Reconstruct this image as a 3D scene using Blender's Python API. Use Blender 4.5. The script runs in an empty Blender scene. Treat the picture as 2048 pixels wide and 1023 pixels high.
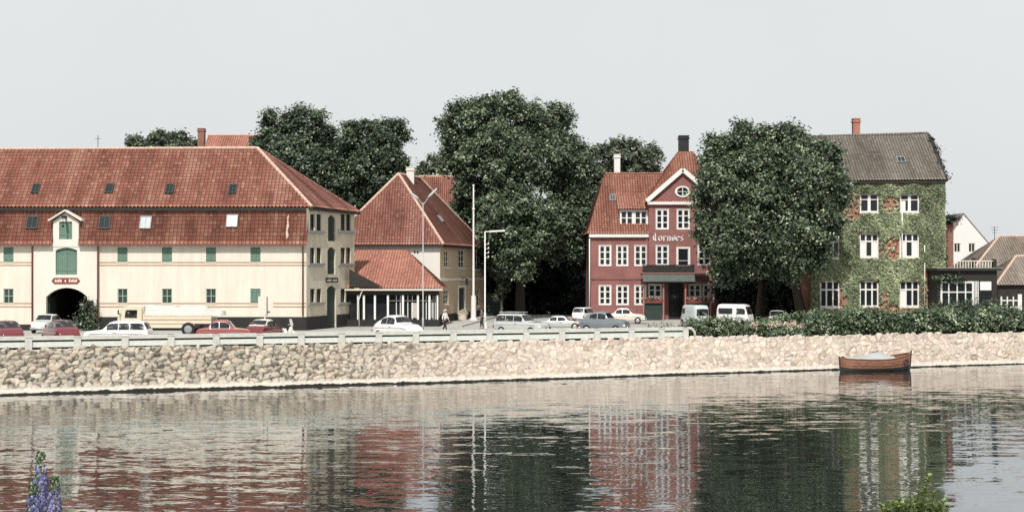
import bpy, bmesh, math, random
import numpy as np
from mathutils import Vector, Matrix
random.seed(7); RNG = np.random.default_rng(11)
R = math.radians
C = bpy.context.scene.collection
EYE = 5.0; HZ = 540.0; FP = 2813.0; CX = 1024.0; WATER = -2.3

# ------------------------------------------------------------------ survey helpers
def at(px, py, Y):            # point of the place seen in the photograph's direction at distance Y
    return Vector(((px-CX)/FP*Y, Y, EYE-(py-HZ)/FP*Y))
def ax(px, Y): return (px-CX)/FP*Y
def az(py, Y): return EYE-(py-HZ)/FP*Y

# ------------------------------------------------------------------ materials
MATS = {}
ALB = .81          # paints and stones of the place are a touch darker than the first estimate
sc = lambda c: None if c is None else tuple(x*ALB for x in c)
def newmat(name):
    m = bpy.data.materials.new(name); m.use_nodes = True
    nt = m.node_tree; nt.nodes.clear()
    out = nt.nodes.new('ShaderNodeOutputMaterial'); b = nt.nodes.new('ShaderNodeBsdfPrincipled')
    nt.links.new(b.outputs[0], out.inputs[0])
    MATS[name] = m
    return m, nt, b, out
def N(nt, t, **kw):
    n = nt.nodes.new(t)
    for k, v in kw.items():
        if k in n.inputs: n.inputs[k].default_value = v
        else: setattr(n, k, v)
    return n
def ramp(nt, stops):
    r = nt.nodes.new('ShaderNodeValToRGB'); e = r.color_ramp.elements
    while len(e) < len(stops): e.new(0.5)
    for i, (p, c) in enumerate(stops): e[i].position = p; e[i].color = (*c, 1)
    return r
def mix(nt, fac, a, b, mode='MIX'):
    m = nt.nodes.new('ShaderNodeMix'); m.data_type = 'RGBA'; m.blend_type = mode
    for s, v in ((m.inputs[0], fac), (m.inputs[6], a), (m.inputs[7], b)):
        if hasattr(v, 'is_linked'): nt.links.new(v, s)
        elif isinstance(v, (int, float)): s.default_value = v
        else: s.default_value = (*v, 1)
    return m.outputs[2]
def uvcoord(nt, sx=1, sy=1):
    t = nt.nodes.new('ShaderNodeTexCoord'); m = nt.nodes.new('ShaderNodeMapping')
    m.inputs['Scale'].default_value = (sx, sy, 1)
    nt.links.new(t.outputs['UV'], m.inputs[0]); return m.outputs[0]
def objcoord(nt, s=(1,1,1)):
    t = nt.nodes.new('ShaderNodeTexCoord'); m = nt.nodes.new('ShaderNodeMapping')
    m.inputs['Scale'].default_value = s
    nt.links.new(t.outputs['Object'], m.inputs[0]); return m.outputs[0]
def noise(nt, vec, scale, detail=4, rough=0.6):
    n = N(nt, 'ShaderNodeTexNoise', Scale=scale, Detail=detail, Roughness=rough)
    nt.links.new(vec, n.inputs['Vector']); return n
def bump(nt, b, h, strength, dist=0.02):
    k = N(nt, 'ShaderNodeBump', Strength=strength, Distance=dist)
    nt.links.new(h, k.inputs['Height']); nt.links.new(k.outputs[0], b.inputs['Normal'])

def plain(name, col, rough=0.6, metal=0.0, var=0.12, scale=3.0, spec=0.4):
    m, nt, b, o = newmat(name); col = sc(col) if metal < .5 else col
    n = noise(nt, objcoord(nt), scale)
    c = mix(nt, n.outputs[0], tuple(x*(1-var*1.6) for x in col), tuple(min(1, x*(1+var*1.2)) for x in col))
    nt.links.new(c, b.inputs['Base Color'])
    b.inputs['Roughness'].default_value = rough; b.inputs['Metallic'].default_value = metal
    b.inputs['Specular IOR Level'].default_value = spec
    return m
def plaster(name, col, stain=(0.45,0.38,0.3), amt=0.35, blotch=0.5):
    m, nt, b, o = newmat(name); col = sc(col); stain = sc(stain)
    v = uvcoord(nt); vs = uvcoord(nt, 1.6, 0.16)
    n1 = noise(nt, v, 0.45, 6, 0.65); n2 = noise(nt, vs, 1.3, 5, 0.7); n3 = noise(nt, v, 14, 3)
    r1 = ramp(nt, [(0.38,(0,0,0)),(0.72,(1,1,1))]); nt.links.new(n2.outputs[0], r1.inputs[0])
    k = N(nt, 'ShaderNodeMath', operation='MULTIPLY'); k.inputs[1].default_value = amt; nt.links.new(r1.outputs[0], k.inputs[0])
    c0 = mix(nt, n1.outputs[0], tuple(x*(1-.16*blotch) for x in col), tuple(min(1,x*(1+.10*blotch)) for x in col))
    c1 = mix(nt, k.outputs[0], c0, stain)
    c2 = mix(nt, 0.12, c1, n3.outputs[0], 'OVERLAY')
    nt.links.new(c2, b.inputs['Base Color']); b.inputs['Roughness'].default_value = 0.9
    b.inputs['Specular IOR Level'].default_value = 0.2
    bump(nt, b, n3.outputs[0], 0.25, 0.02)
    return m
def brick(name, c1, c2, mortar, bw=0.24, bh=0.08):
    m, nt, b, o = newmat(name); c1, c2, mortar = sc(c1), sc(c2), sc(mortar)
    v = uvcoord(nt)
    t = N(nt, 'ShaderNodeTexBrick', Scale=1.0); nt.links.new(v, t.inputs['Vector'])
    t.inputs['Brick Width'].default_value = bw; t.inputs['Row Height'].default_value = bh
    t.inputs['Mortar Size'].default_value = 0.009; t.inputs['Mortar Smooth'].default_value = 0.3
    t.inputs['Color1'].default_value = (*c1,1); t.inputs['Color2'].default_value = (*c2,1); t.inputs['Mortar'].default_value = (*mortar,1)
    n1 = noise(nt, v, 0.7, 6, 0.7); n2 = noise(nt, v, 9, 3)
    c = mix(nt, 0.5, t.outputs[0], n1.outputs[0], 'OVERLAY'); c = mix(nt, 0.25, c, n2.outputs[0], 'OVERLAY')
    nt.links.new(c, b.inputs['Base Color']); b.inputs['Roughness'].default_value = 0.9
    b.inputs['Specular IOR Level'].default_value = 0.2
    bump(nt, b, t.outputs['Fac'], -0.3, 0.01)
    return m
def tiles(name, dark, mid, light, moss=None, tw=0.32, th=0.36, patch=0.5, lap=.8):
    m, nt, b, o = newmat(name); dark, mid, light, moss = sc(dark), sc(mid), sc(light), sc(moss)
    v = uvcoord(nt, 1/tw, 1/th)
    f = N(nt, 'ShaderNodeVectorMath', operation='FLOOR'); nt.links.new(v, f.inputs[0])
    w = N(nt, 'ShaderNodeTexWhiteNoise', noise_dimensions='2D'); nt.links.new(f.outputs[0], w.inputs['Vector'])
    r = ramp(nt, [(0.0,dark),(0.3,mid),(0.75,mid),(1.0,light)]); nt.links.new(w.outputs[0], r.inputs[0])
    n1 = noise(nt, uvcoord(nt, 0.5, 0.12), 1.0, 5, 0.65)
    rr = ramp(nt, [(0.35,tuple(x*0.62 for x in dark)),(0.5,mid),(0.68,light)]); nt.links.new(n1.outputs[0], rr.inputs[0])
    c = mix(nt, patch, r.outputs[0], rr.outputs[0])
    n2 = noise(nt, uvcoord(nt), 7, 4)
    c = mix(nt, 0.35, c, n2.outputs[0], 'OVERLAY')
    if moss:
        n3 = noise(nt, uvcoord(nt, .6, .35), 1.7, 6, 0.75)
        q = ramp(nt, [(0.56,(0,0,0)),(0.75,(1,1,1))]); nt.links.new(n3.outputs[0], q.inputs[0])
        c = mix(nt, q.outputs[0], c, moss)
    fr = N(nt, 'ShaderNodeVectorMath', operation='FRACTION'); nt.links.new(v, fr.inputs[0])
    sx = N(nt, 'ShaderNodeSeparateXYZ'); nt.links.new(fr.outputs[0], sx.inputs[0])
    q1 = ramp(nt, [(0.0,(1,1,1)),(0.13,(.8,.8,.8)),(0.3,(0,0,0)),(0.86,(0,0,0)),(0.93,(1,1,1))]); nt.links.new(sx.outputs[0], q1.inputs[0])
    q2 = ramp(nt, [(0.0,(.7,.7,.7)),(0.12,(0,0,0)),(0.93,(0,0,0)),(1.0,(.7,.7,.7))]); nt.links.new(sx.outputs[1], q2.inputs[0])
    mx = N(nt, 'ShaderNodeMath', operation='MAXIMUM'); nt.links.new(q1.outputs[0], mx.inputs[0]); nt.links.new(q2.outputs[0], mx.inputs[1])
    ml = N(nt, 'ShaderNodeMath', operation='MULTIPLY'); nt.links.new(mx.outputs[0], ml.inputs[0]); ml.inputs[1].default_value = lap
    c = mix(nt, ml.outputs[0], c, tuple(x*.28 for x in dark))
    nt.links.new(c, b.inputs['Base Color']); b.inputs['Roughness'].default_value = 0.85
    b.inputs['Specular IOR Level'].default_value = 0.25
    return m
def leafmat(name, dark, mid, light, trans=0.25, rough=0.55):
    m, nt, b, o = newmat(name); dark, mid, light = sc(dark), tuple(x*.92 for x in mid), light
    a = N(nt, 'ShaderNodeAttribute', attribute_name='tint')
    r = ramp(nt, [(0.0,dark),(0.55,mid),(1.0,light)]); nt.links.new(a.outputs['Fac'], r.inputs[0])
    nt.links.new(r.outputs[0], b.inputs['Base Color'])
    b.inputs['Roughness'].default_value = rough; b.inputs['Specular IOR Level'].default_value = 0.35
    t = N(nt, 'ShaderNodeBsdfTranslucent'); nt.links.new(r.outputs[0], t.inputs[0])
    x = N(nt, 'ShaderNodeMixShader'); x.inputs[0].default_value = trans
    nt.links.new(b.outputs[0], x.inputs[1]); nt.links.new(t.outputs[0], x.inputs[2]); nt.links.new(x.outputs[0], o.inputs[0])
    return m
def attrmat(name, rough=0.9, bumpy=0.5):
    m, nt, b, o = newmat(name)
    a = N(nt, 'ShaderNodeAttribute', attribute_name='col')
    v = objcoord(nt); n1 = noise(nt, v, 9, 6, 0.7); n2 = noise(nt, v, 2.2, 4)
    c = mix(nt, 0.7, a.outputs['Color'], n1.outputs[0], 'OVERLAY'); c = mix(nt, 0.3, c, n2.outputs[0], 'OVERLAY')
    nt.links.new(c, b.inputs['Base Color']); b.inputs['Roughness'].default_value = rough
    b.inputs['Specular IOR Level'].default_value = 0.2
    bump(nt, b, n1.outputs[0], bumpy, 0.05)
    return m
def glassmat(name, col=(0.012,0.014,0.016), rough=0.08):
    m, nt, b, o = newmat(name)
    n = noise(nt, objcoord(nt), 0.9, 3)
    c = mix(nt, n.outputs[0], tuple(x*.4 for x in col), tuple(x*2.2 for x in col))
    nt.links.new(c, b.inputs['Base Color']); b.inputs['Roughness'].default_value = rough
    b.inputs['Specular IOR Level'].default_value = 0.35
    return m
def paint(name, col, rough=0.22):
    col = sc(col)
    m, nt, b, o = newmat(name)
    n = noise(nt, objcoord(nt), 1.4, 4)
    c = mix(nt, n.outputs[0], tuple(x*.86 for x in col), tuple(min(1,x*1.08) for x in col))
    nt.links.new(c, b.inputs['Base Color']); b.inputs['Roughness'].default_value = rough
    b.inputs['Coat Weight'].default_value = 0.5; b.inputs['Coat Roughness'].default_value = 0.1
    return m

plaster('cream', (0.80,0.74,0.635), (0.52,0.44,0.34), 0.36)
plaster('cream_bay', (0.80,0.755,0.675), (0.55,0.48,0.39), 0.32)
plaster('cream_gable', (0.74,0.68,0.53), (0.36,0.31,0.23), 0.5)
plaster('white_wall', (0.77,0.74,0.67), (0.6,0.56,0.5), 0.2)
plaster('tan_wall', (0.60,0.47,0.33), (0.3,0.23,0.16), 0.35)
plaster('pale_wall', (0.76,0.745,0.72), (0.6,0.58,0.55), 0.2)
plaster('tar', (0.030,0.030,0.030), (0.08,0.075,0.065), 0.25)
plain('trim_white', (0.82,0.80,0.76), 0.55, var=.06)
plain('trim_cream', (0.78,0.72,0.62), 0.7, var=.08)
plain('rust_line', (0.48,0.25,0.15), 0.8, var=.2)
plain('rust_pipe', (0.20,0.075,0.045), 0.6, var=.3)
plain('green_wood', (0.15,0.25,0.19), 0.7, var=.25, scale=6)
plain('pale_green', (0.42,0.50,0.40), 0.7, var=.15)
plain('dark_green', (0.030,0.050,0.042), 0.6, var=.3)
plain('slate_green', (0.10,0.115,0.105), 0.8, var=.3)
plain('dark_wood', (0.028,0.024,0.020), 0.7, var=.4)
plain('black_iron', (0.02,0.02,0.02), 0.5, var=.3)
plain('grey_iron', (0.45,0.46,0.46), 0.45, var=.1)
plain('lead', (0.30,0.32,0.33), 0.6, var=.2)
plain('sign_red', (0.25,0.055,0.045), 0.6)
plain('post_pink', (0.42,0.19,0.16), 0.6)
plain('mortar', (0.60,0.45,0.36), 0.9, var=.35, scale=5)
plain('ridge_pale', (0.62,0.44,0.35), 0.9, var=.35, scale=4)
plain('concrete', (0.60,0.60,0.55), 0.85, var=.22, scale=4)
plain('panel_paint', (0.66,0.70,0.65), 0.7, var=.16, scale=5)
plain('bark', (0.07,0.055,0.042), 0.95, var=.5, scale=5)
plain('bark_pale', (0.30,0.27,0.23), 0.95, var=.4, scale=5)
plain('stem', (0.07,0.11,0.045), 0.8, var=.3)
plain('chrome', (0.72,0.73,0.74), 0.22, 0.9, var=.05)
plain('rubber', (0.018,0.018,0.018), 0.85)
plain('tail_red', (0.35,0.02,0.015), 0.3)
plain('lamp_glass', (0.75,0.75,0.72), 0.15)
plain('canvas', (0.60,0.58,0.53), 0.9, var=.18, scale=1.5)
plain('boat_cover', (0.40,0.44,0.45), 0.85, var=.15, scale=1.5)
plain('blind', (0.86,0.84,0.78), 0.7, var=.04)
plain('skin', (0.50,0.30,0.22), 0.6)
plain('shirt_white', (0.78,0.78,0.76), 0.85)
plain('cloth_dark', (0.022,0.024,0.03), 0.9)
plain('hair', (0.55,0.50,0.42), 0.8)
plain('hair_dark', (0.04,0.03,0.02), 0.8)
plain('coat_grey', (0.12,0.12,0.13), 0.9)
plain('curtain', (0.55,0.52,0.48), 0.9, var=.15)
brick('brick_violet', (0.225,0.088,0.082), (0.285,0.112,0.105), (0.38,0.22,0.20))
brick('brick_red', (0.34,0.125,0.085), (0.42,0.17,0.12), (0.42,0.30,0.24))
brick('brick_old', (0.20,0.09,0.065), (0.28,0.12,0.085), (0.30,0.22,0.18))
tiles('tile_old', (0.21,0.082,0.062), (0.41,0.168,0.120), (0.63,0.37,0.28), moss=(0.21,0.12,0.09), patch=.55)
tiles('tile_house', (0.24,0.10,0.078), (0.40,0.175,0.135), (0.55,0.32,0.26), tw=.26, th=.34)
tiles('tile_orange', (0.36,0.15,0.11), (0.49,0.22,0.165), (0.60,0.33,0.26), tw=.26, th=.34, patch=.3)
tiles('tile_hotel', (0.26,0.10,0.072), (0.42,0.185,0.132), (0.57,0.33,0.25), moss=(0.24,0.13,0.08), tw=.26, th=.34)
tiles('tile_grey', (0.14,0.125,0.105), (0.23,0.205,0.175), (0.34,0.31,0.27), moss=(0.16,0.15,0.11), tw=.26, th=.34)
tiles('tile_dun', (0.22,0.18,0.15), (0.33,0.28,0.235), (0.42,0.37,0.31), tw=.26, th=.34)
leafmat('leaf_chestnut', (0.018,0.030,0.017), (0.092,0.132,0.074), (0.36,0.42,0.28), 0.12, 0.45)
leafmat('leaf_dark', (0.017,0.029,0.018), (0.078,0.115,0.067), (0.30,0.355,0.24), 0.12, .45)
leafmat('leaf_shade', (0.010,0.016,0.012), (0.022,0.034,0.024), (0.05,0.065,0.05), 0.08, .6)  # near-black leaf set, deep shade is put into the leaf colour
leafmat('leaf_light', (0.05,0.065,0.04), (0.12,0.15,0.095), (0.27,0.30,0.21), 0.2)
leafmat('leaf_hedge', (0.020,0.036,0.022), (0.115,0.165,0.090), (0.44,0.52,0.34), 0.15, .42)
leafmat('leaf_shrub', (0.04,0.06,0.035), (0.125,0.165,0.09), (0.36,0.40,0.27), 0.2)
leafmat('leaf_ivy', (0.10,0.125,0.068), (0.32,0.37,0.215), (0.58,0.61,0.41), 0.12)
leafmat('leaf_near', (0.10,0.15,0.04), (0.27,0.34,0.12), (0.55,0.60,0.32), 0.3)
leafmat('petal_blue', (0.07,0.07,0.15), (0.23,0.235,0.46), (0.48,0.48,0.74), 0.25)
leafmat('petal_cream', (0.45,0.33,0.24), (0.66,0.52,0.40), (0.80,0.72,0.60), 0.2)
leafmat('petal_red', (0.30,0.03,0.03), (0.45,0.08,0.07), (0.8,0.6,0.55), 0.2)
attrmat('stones', .95, .6)
glassmat('glass');  glassmat('glass_sky', (0.17,0.20,0.21), .3); glassmat('glass_green', (0.03,0.045,0.04), .1)
for n_, c_ in dict(maroon=(0.17,0.024,0.028), red=(0.33,0.07,0.062), white=(0.80,0.79,0.77), ivory=(0.76,0.72,0.62), greyblue=(0.17,0.20,0.22), silver=(0.52,0.54,0.52), yellow=(0.76,0.68,0.52), paleblue=(0.62,0.68,0.66)).items():
    paint('paint_'+n_, c_)

m, nt, b, o = newmat('glass_car')  # pale patches painted into the glass colour imitate brightness seen through
n = noise(nt, objcoord(nt,(1,1,1.4)), 2.3, 3, .6); r1 = ramp(nt, [(0.46,(0.008,0.009,0.010)),(0.60,(0.035,0.038,0.04)),(0.70,(0.30,0.31,0.31))]); nt.links.new(n.outputs[0], r1.inputs[0]); nt.links.new(r1.outputs[0], b.inputs['Base Color']); b.inputs['Roughness'].default_value = .07
# boat timber with plank grain
m, nt, b, o = newmat('boat_wood')
n1 = noise(nt, objcoord(nt, (0.8,6,6)), 3, 5, .7)
r1 = ramp(nt, [(0.3,(0.06,0.026,0.016)),(0.5,(0.20,0.085,0.048)),(0.72,(0.37,0.195,0.12))]); nt.links.new(n1.outputs[0], r1.inputs[0])
nt.links.new(r1.outputs[0], b.inputs['Base Color']); b.inputs['Roughness'].default_value = .55
m, nt, b, o = newmat('boat_tar')
b.inputs['Base Color'].default_value = (0.022,0.02,0.018,1); b.inputs['Roughness'].default_value = .6
# street, pavement, soil, grass
m, nt, b, o = newmat('asphalt')
v = objcoord(nt); a1 = noise(nt, v, 0.12, 6, .65); a2 = noise(nt, v, 30, 2)
c = mix(nt, a1.outputs[0], (0.24,0.235,0.22), (0.41,0.40,0.375)); c = mix(nt, .3, c, a2.outputs[0], 'OVERLAY')
nt.links.new(c, b.inputs['Base Color']); b.inputs['Roughness'].default_value = .9; bump(nt, b, a2.outputs[0], .3)
plain('paving', (0.46,0.44,0.40), .9, var=.2, scale=2)
plain('soil', (0.10,0.075,0.05), .95, var=.4, scale=4)
plain('turf', (0.06,0.085,0.03), .95, var=.4, scale=4)
# water: calm, small ripples set straight on the normal
m, nt, b, o = newmat('water')
t = nt.nodes.new('ShaderNodeNewGeometry')
def wnoise(sx, sy, sc, det):
    mp = nt.nodes.new('ShaderNodeMapping'); mp.inputs['Scale'].default_value = (sx, sy, 1); nt.links.new(t.outputs['Position'], mp.inputs[0])
    return noise(nt, mp.outputs[0], sc, det, .55)
w1 = wnoise(0.33, 1.0, 1.1, 3); w2 = wnoise(0.8, 2.2, 2.6, 2); w3 = wnoise(0.03, 0.09, 1.0, 3)
def sub(c, k):
    s = N(nt, 'ShaderNodeVectorMath', operation='SUBTRACT'); nt.links.new(c, s.inputs[0]); s.inputs[1].default_value = (.5,.5,.5)
    q = N(nt, 'ShaderNodeVectorMath', operation='MULTIPLY'); nt.links.new(s.outputs[0], q.inputs[0]); q.inputs[1].default_value = k
    return q.outputs[0]
WAVE = 1.08
s1 = sub(w1.outputs['Color'], (0.020*WAVE, 0.13*WAVE, 0)); s2 = sub(w2.outputs['Color'], (0.03*WAVE, 0.11*WAVE, 0))
ad = N(nt, 'ShaderNodeVectorMath', operation='ADD'); nt.links.new(s1, ad.inputs[0]); nt.links.new(s2, ad.inputs[1])
# stronger ripples on the open water, a lee of calm water under the quay
sp = N(nt, 'ShaderNodeSeparateXYZ'); nt.links.new(t.outputs['Position'], sp.inputs[0])
mr = N(nt, 'ShaderNodeMapRange'); nt.links.new(sp.outputs[1], mr.inputs[0])
mr.inputs[1].default_value = 45; mr.inputs[2].default_value = 85; mr.inputs[3].default_value = 1.1; mr.inputs[4].default_value = 0.85
mw = N(nt, 'ShaderNodeMapRange'); nt.links.new(w3.outputs[0], mw.inputs[0])
mw.inputs[1].default_value = .35; mw.inputs[2].default_value = .65; mw.inputs[3].default_value = .6; mw.inputs[4].default_value = 1.5
mm = N(nt, 'ShaderNodeMath', operation='MULTIPLY'); nt.links.new(mr.outputs[0], mm.inputs[0]); nt.links.new(mw.outputs[0], mm.inputs[1])
sc_ = N(nt, 'ShaderNodeVectorMath', operation='SCALE'); nt.links.new(ad.outputs[0], sc_.inputs[0]); nt.links.new(mm.outputs[0], sc_.inputs['Scale'])
up = N(nt, 'ShaderNodeVectorMath', operation='ADD'); nt.links.new(sc_.outputs[0], up.inputs[0]); up.inputs[1].default_value = (0,0,1)
nn = N(nt, 'ShaderNodeVectorMath', operation='NORMALIZE'); nt.links.new(up.outputs[0], nn.inputs[0])
nt.links.new(nn.outputs[0], b.inputs['Normal'])
b.inputs['Base Color'].default_value = (0.012,0.015,0.014,1); b.inputs['Roughness'].default_value = 0.02
b.inputs['IOR'].default_value = 1.5
gl = N(nt, 'ShaderNodeBsdfGlossy'); gl.inputs['Color'].default_value = (.92,.96,1,1); gl.inputs['Roughness'].default_value = .02; nt.links.new(nn.outputs[0], gl.inputs['Normal'])
ms = N(nt, 'ShaderNodeMixShader'); ms.inputs[0].default_value = .27; nt.links.new(b.outputs[0], ms.inputs[1]); nt.links.new(gl.outputs[0], ms.inputs[2]); nt.links.new(ms.outputs[0], o.inputs[0])

# ------------------------------------------------------------------ mesh builder
class MB:
    def __init__(s): s.v = []; s.f = []; s.uv = {}; s.mi = []; s.np = []
    def add(s, pts, faces, mi=0, uvs=None):
        o = len(s.v); s.v += [Vector(p) for p in pts]
        for k, f in enumerate(faces):
            if uvs: s.uv[len(s.f)] = [uvs[i] for i in f]
            s.f.append([o+i for i in f]); s.mi.append(mi)
        return s
    def poly(s, pts, mi=0): return s.add(pts, [list(range(len(pts)))], mi)
    def box(s, a, b_, mi=0):
        x0,y0,z0 = a; x1,y1,z1 = b_
        return s.add([(x0,y0,z0),(x1,y0,z0),(x1,y1,z0),(x0,y1,z0),(x0,y0,z1),(x1,y0,z1),(x1,y1,z1),(x0,y1,z1)],
              [[0,3,2,1],[4,5,6,7],[0,1,5,4],[1,2,6,5],[2,3,7,6],[3,0,4,7]], mi)
    def obox(s, F, u0, u1, z0, z1, d0, d1, mi=0):      # box in a wall's own frame; d = distance out of the wall
        P = [F.p(u,z,d) for d in (d1, d0) for (u,z) in ((u0,z0),(u1,z0),(u1,z1),(u0,z1))]
        return s.add(P, [[0,1,2,3],[5,4,7,6],[4,0,3,7],[1,5,6,2],[3,2,6,7],[4,5,1,0]], mi)
    def bar(s, a, b_, r, n=8, r2=None, mi=0, caps=True):
        a = Vector(a); b_ = Vector(b_); r2 = r if r2 is None else r2
        d = (b_-a).normalized(); x = d.orthogonal().normalized(); y = d.cross(x)
        P = []
        for c, rr in ((a,r),(b_,r2)):
            for i in range(n):
                t = 2*math.pi*i/n; P.append(c + x*(rr*math.cos(t)) + y*(rr*math.sin(t)))
        F_ = [[i,(i+1)%n,n+(i+1)%n,n+i] for i in range(n)]
        if caps: F_ += [list(range(n))[::-1], list(range(n,2*n))]
        return s.add(P, F_, mi)
    def path(s, pts, rs, n=7, mi=0):
        pts = [Vector(p) for p in pts]; P = []; prev = None
        for i, p in enumerate(pts):
            d = (pts[min(i+1,len(pts)-1)]-pts[max(i-1,0)]).normalized()
            x = d.orthogonal().normalized() if prev is None else (prev - d*prev.dot(d)).normalized()
            prev = x; y = d.cross(x); r = rs[i] if isinstance(rs,(list,tuple)) else rs
            for k in range(n):
                t = 2*math.pi*k/n; P.append(p + x*(r*math.cos(t)) + y*(r*math.sin(t)))
        F_ = [[i*n+k,i*n+(k+1)%n,(i+1)*n+(k+1)%n,(i+1)*n+k] for i in range(len(pts)-1) for k in range(n)]
        F_ += [list(range(n))[::-1], list(range((len(pts)-1)*n, len(pts)*n))]
        return s.add(P, F_, mi)
    def beam(s, a, b_, w, h, mi=0, up=(0,0,1)):        # square-section bar
        a = Vector(a); b_ = Vector(b_); d = (b_-a).normalized(); x = d.cross(Vector(up)).normalized(); y = x.cross(d)
        P = [c + x*(sx*w/2) + y*(sy*h/2) for c in (a,b_) for sx,sy in ((-1,-1),(1,-1),(1,1),(-1,1))]
        return s.add(P, [[0,1,5,4],[1,2,6,5],[2,3,7,6],[3,0,4,7],[3,2,1,0],[4,5,6,7]], mi)
    def prism(s, pts, off, mi=0):                      # polygon with thickness
        n = len(pts); off = Vector(off); P = [Vector(p) for p in pts] + [Vector(p)+off for p in pts]
        return s.add(P, [list(range(n)), list(range(n,2*n))[::-1]] + [[(i+1)%n,i,n+i,n+(i+1)%n] for i in range(n)], mi)
    def ball(s, c, r, n=10, m_=7, sq=(1,1,1), mi=0):
        c = Vector(c); P = [c+Vector((0,0,-r*sq[2]))]
        for j in range(1,m_):
            ph = -math.pi/2+math.pi*j/m_
            for i in range(n):
                t = 2*math.pi*i/n; P.append(c+Vector((r*sq[0]*math.cos(ph)*math.cos(t), r*sq[1]*math.cos(ph)*math.sin(t), r*sq[2]*math.sin(ph))))
        P.append(c+Vector((0,0,r*sq[2]))); F_ = [[0,1+(i+1)%n,1+i] for i in range(n)]
        for j in range(m_-2):
            for i in range(n): F_.append([1+j*n+i,1+j*n+(i+1)%n,1+(j+1)*n+(i+1)%n,1+(j+1)*n+i])
        L_ = len(P)-1; F_ += [[L_,1+(m_-2)*n+i,1+(m_-2)*n+(i+1)%n] for i in range(n)]
        return s.add(P, F_, mi)
    def build(s, name, mats, parent=None, smooth=False, fixn=False):
        me = bpy.data.meshes.new(name); off = root_loc(parent)
        me.from_pydata([tuple(p-off) for p in s.v], [], s.f)
        uvl = me.uv_layers.new(name='UVMap')
        nl = len(me.loops); uv = np.zeros((nl,2)); 
        co = np.array([tuple(p) for p in s.v]); k = 0
        for i, pl in enumerate(me.polygons):
            n_ = pl.normal; f = s.f[i]
            if i in s.uv: q = s.uv[i]
            else:
                a = [abs(c_) for c_ in n_]
                if a[2] > 0.85: q = [(co[j][0],co[j][1]) for j in f]
                elif a[1] >= a[0]: q = [(co[j][0],co[j][2]) for j in f]
                else: q = [(co[j][1],co[j][2]) for j in f]
            for c_ in q: uv[k] = c_; k += 1
        uvl.data.foreach_set('uv', uv.ravel())
        if isinstance(mats, str): mats = [mats]
        for m_ in mats: me.materials.append(MATS[m_])
        if len(mats) > 1: me.polygons.foreach_set('material_index', s.mi)
        if smooth: me.polygons.foreach_set('use_smooth', [True]*len(me.polygons))
        if fixn:
            bm = bmesh.new(); bm.from_mesh(me); bmesh.ops.recalc_face_normals(bm, faces=bm.faces); bm.to_mesh(me); bm.free()
        return link(name, me, parent)
def root_loc(p):
    off = Vector((0,0,0))
    while p is not None: off += p.location; p = p.parent
    return off
def link(name, me, parent=None):
    o = bpy.data.objects.new(name, me); C.objects.link(o)
    if parent is not None: o.parent = parent
    return o
def npmesh(name, V, Q, mats, parent=None, tint=None, col=None, smooth=False, uv=None, mi=None):
    V = np.asarray(V, dtype=np.float64); Q = np.asarray(Q, dtype=np.int32)
    off = root_loc(parent); V = V - np.array(tuple(off))
    me = bpy.data.meshes.new(name); n, k = Q.shape
    me.vertices.add(len(V)); me.vertices.foreach_set('co', V.ravel())
    me.loops.add(n*k); me.loops.foreach_set('vertex_index', Q.ravel())
    me.polygons.add(n); me.polygons.foreach_set('loop_start', np.arange(0,n*k,k,dtype=np.int32)); me.polygons.foreach_set('loop_total', np.full(n,k,dtype=np.int32))
    if uv is not None:
        l = me.uv_layers.new(name='UVMap'); l.data.foreach_set('uv', np.asarray(uv)[Q.ravel()].ravel())
    if tint is not None:
        a = me.attributes.new('tint','FLOAT','FACE'); a.data.foreach_set('value', np.asarray(tint,dtype=np.float32))
    if col is not None:
        a = me.attributes.new('col','FLOAT_COLOR','POINT'); a.data.foreach_set('color', np.c_[col, np.ones(len(col))].astype(np.float32).ravel())
    if isinstance(mats, str): mats = [mats]
    for m_ in mats: me.materials.append(MATS[m_])
    if mi is not None: me.polygons.foreach_set('material_index', mi)
    if smooth: me.polygons.foreach_set('use_smooth', np.ones(n,dtype=bool))
    me.update(calc_edges=True); me.validate()
    return link(name, me, parent)
def tag(o, label=None, cat=None, group=None, kind=None):
    for k, v in (('label',label),('category',cat),('group',group),('kind',kind)):
        if v: o[k] = v
    return o
def thing(name, label, cat, loc=(0,0,0), rz=0, group=None):
    o = bpy.data.objects.new(name, None); C.objects.link(o); o.location = loc; o.rotation_euler = (0,0,rz); o.empty_display_size = .3
    return tag(o, label, cat, group)
def dup(root, loc, rz=0, label=None):
    r = root.copy(); C.objects.link(r); r.location = loc; r.rotation_euler = (0,0,rz)
    if label: r['label'] = label
    for ch in list(root.children):
        c = ch.copy(); C.objects.link(c); c.parent = r
        for g in list(ch.children):
            d = g.copy(); C.objects.link(d); d.parent = c
    return r

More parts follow.
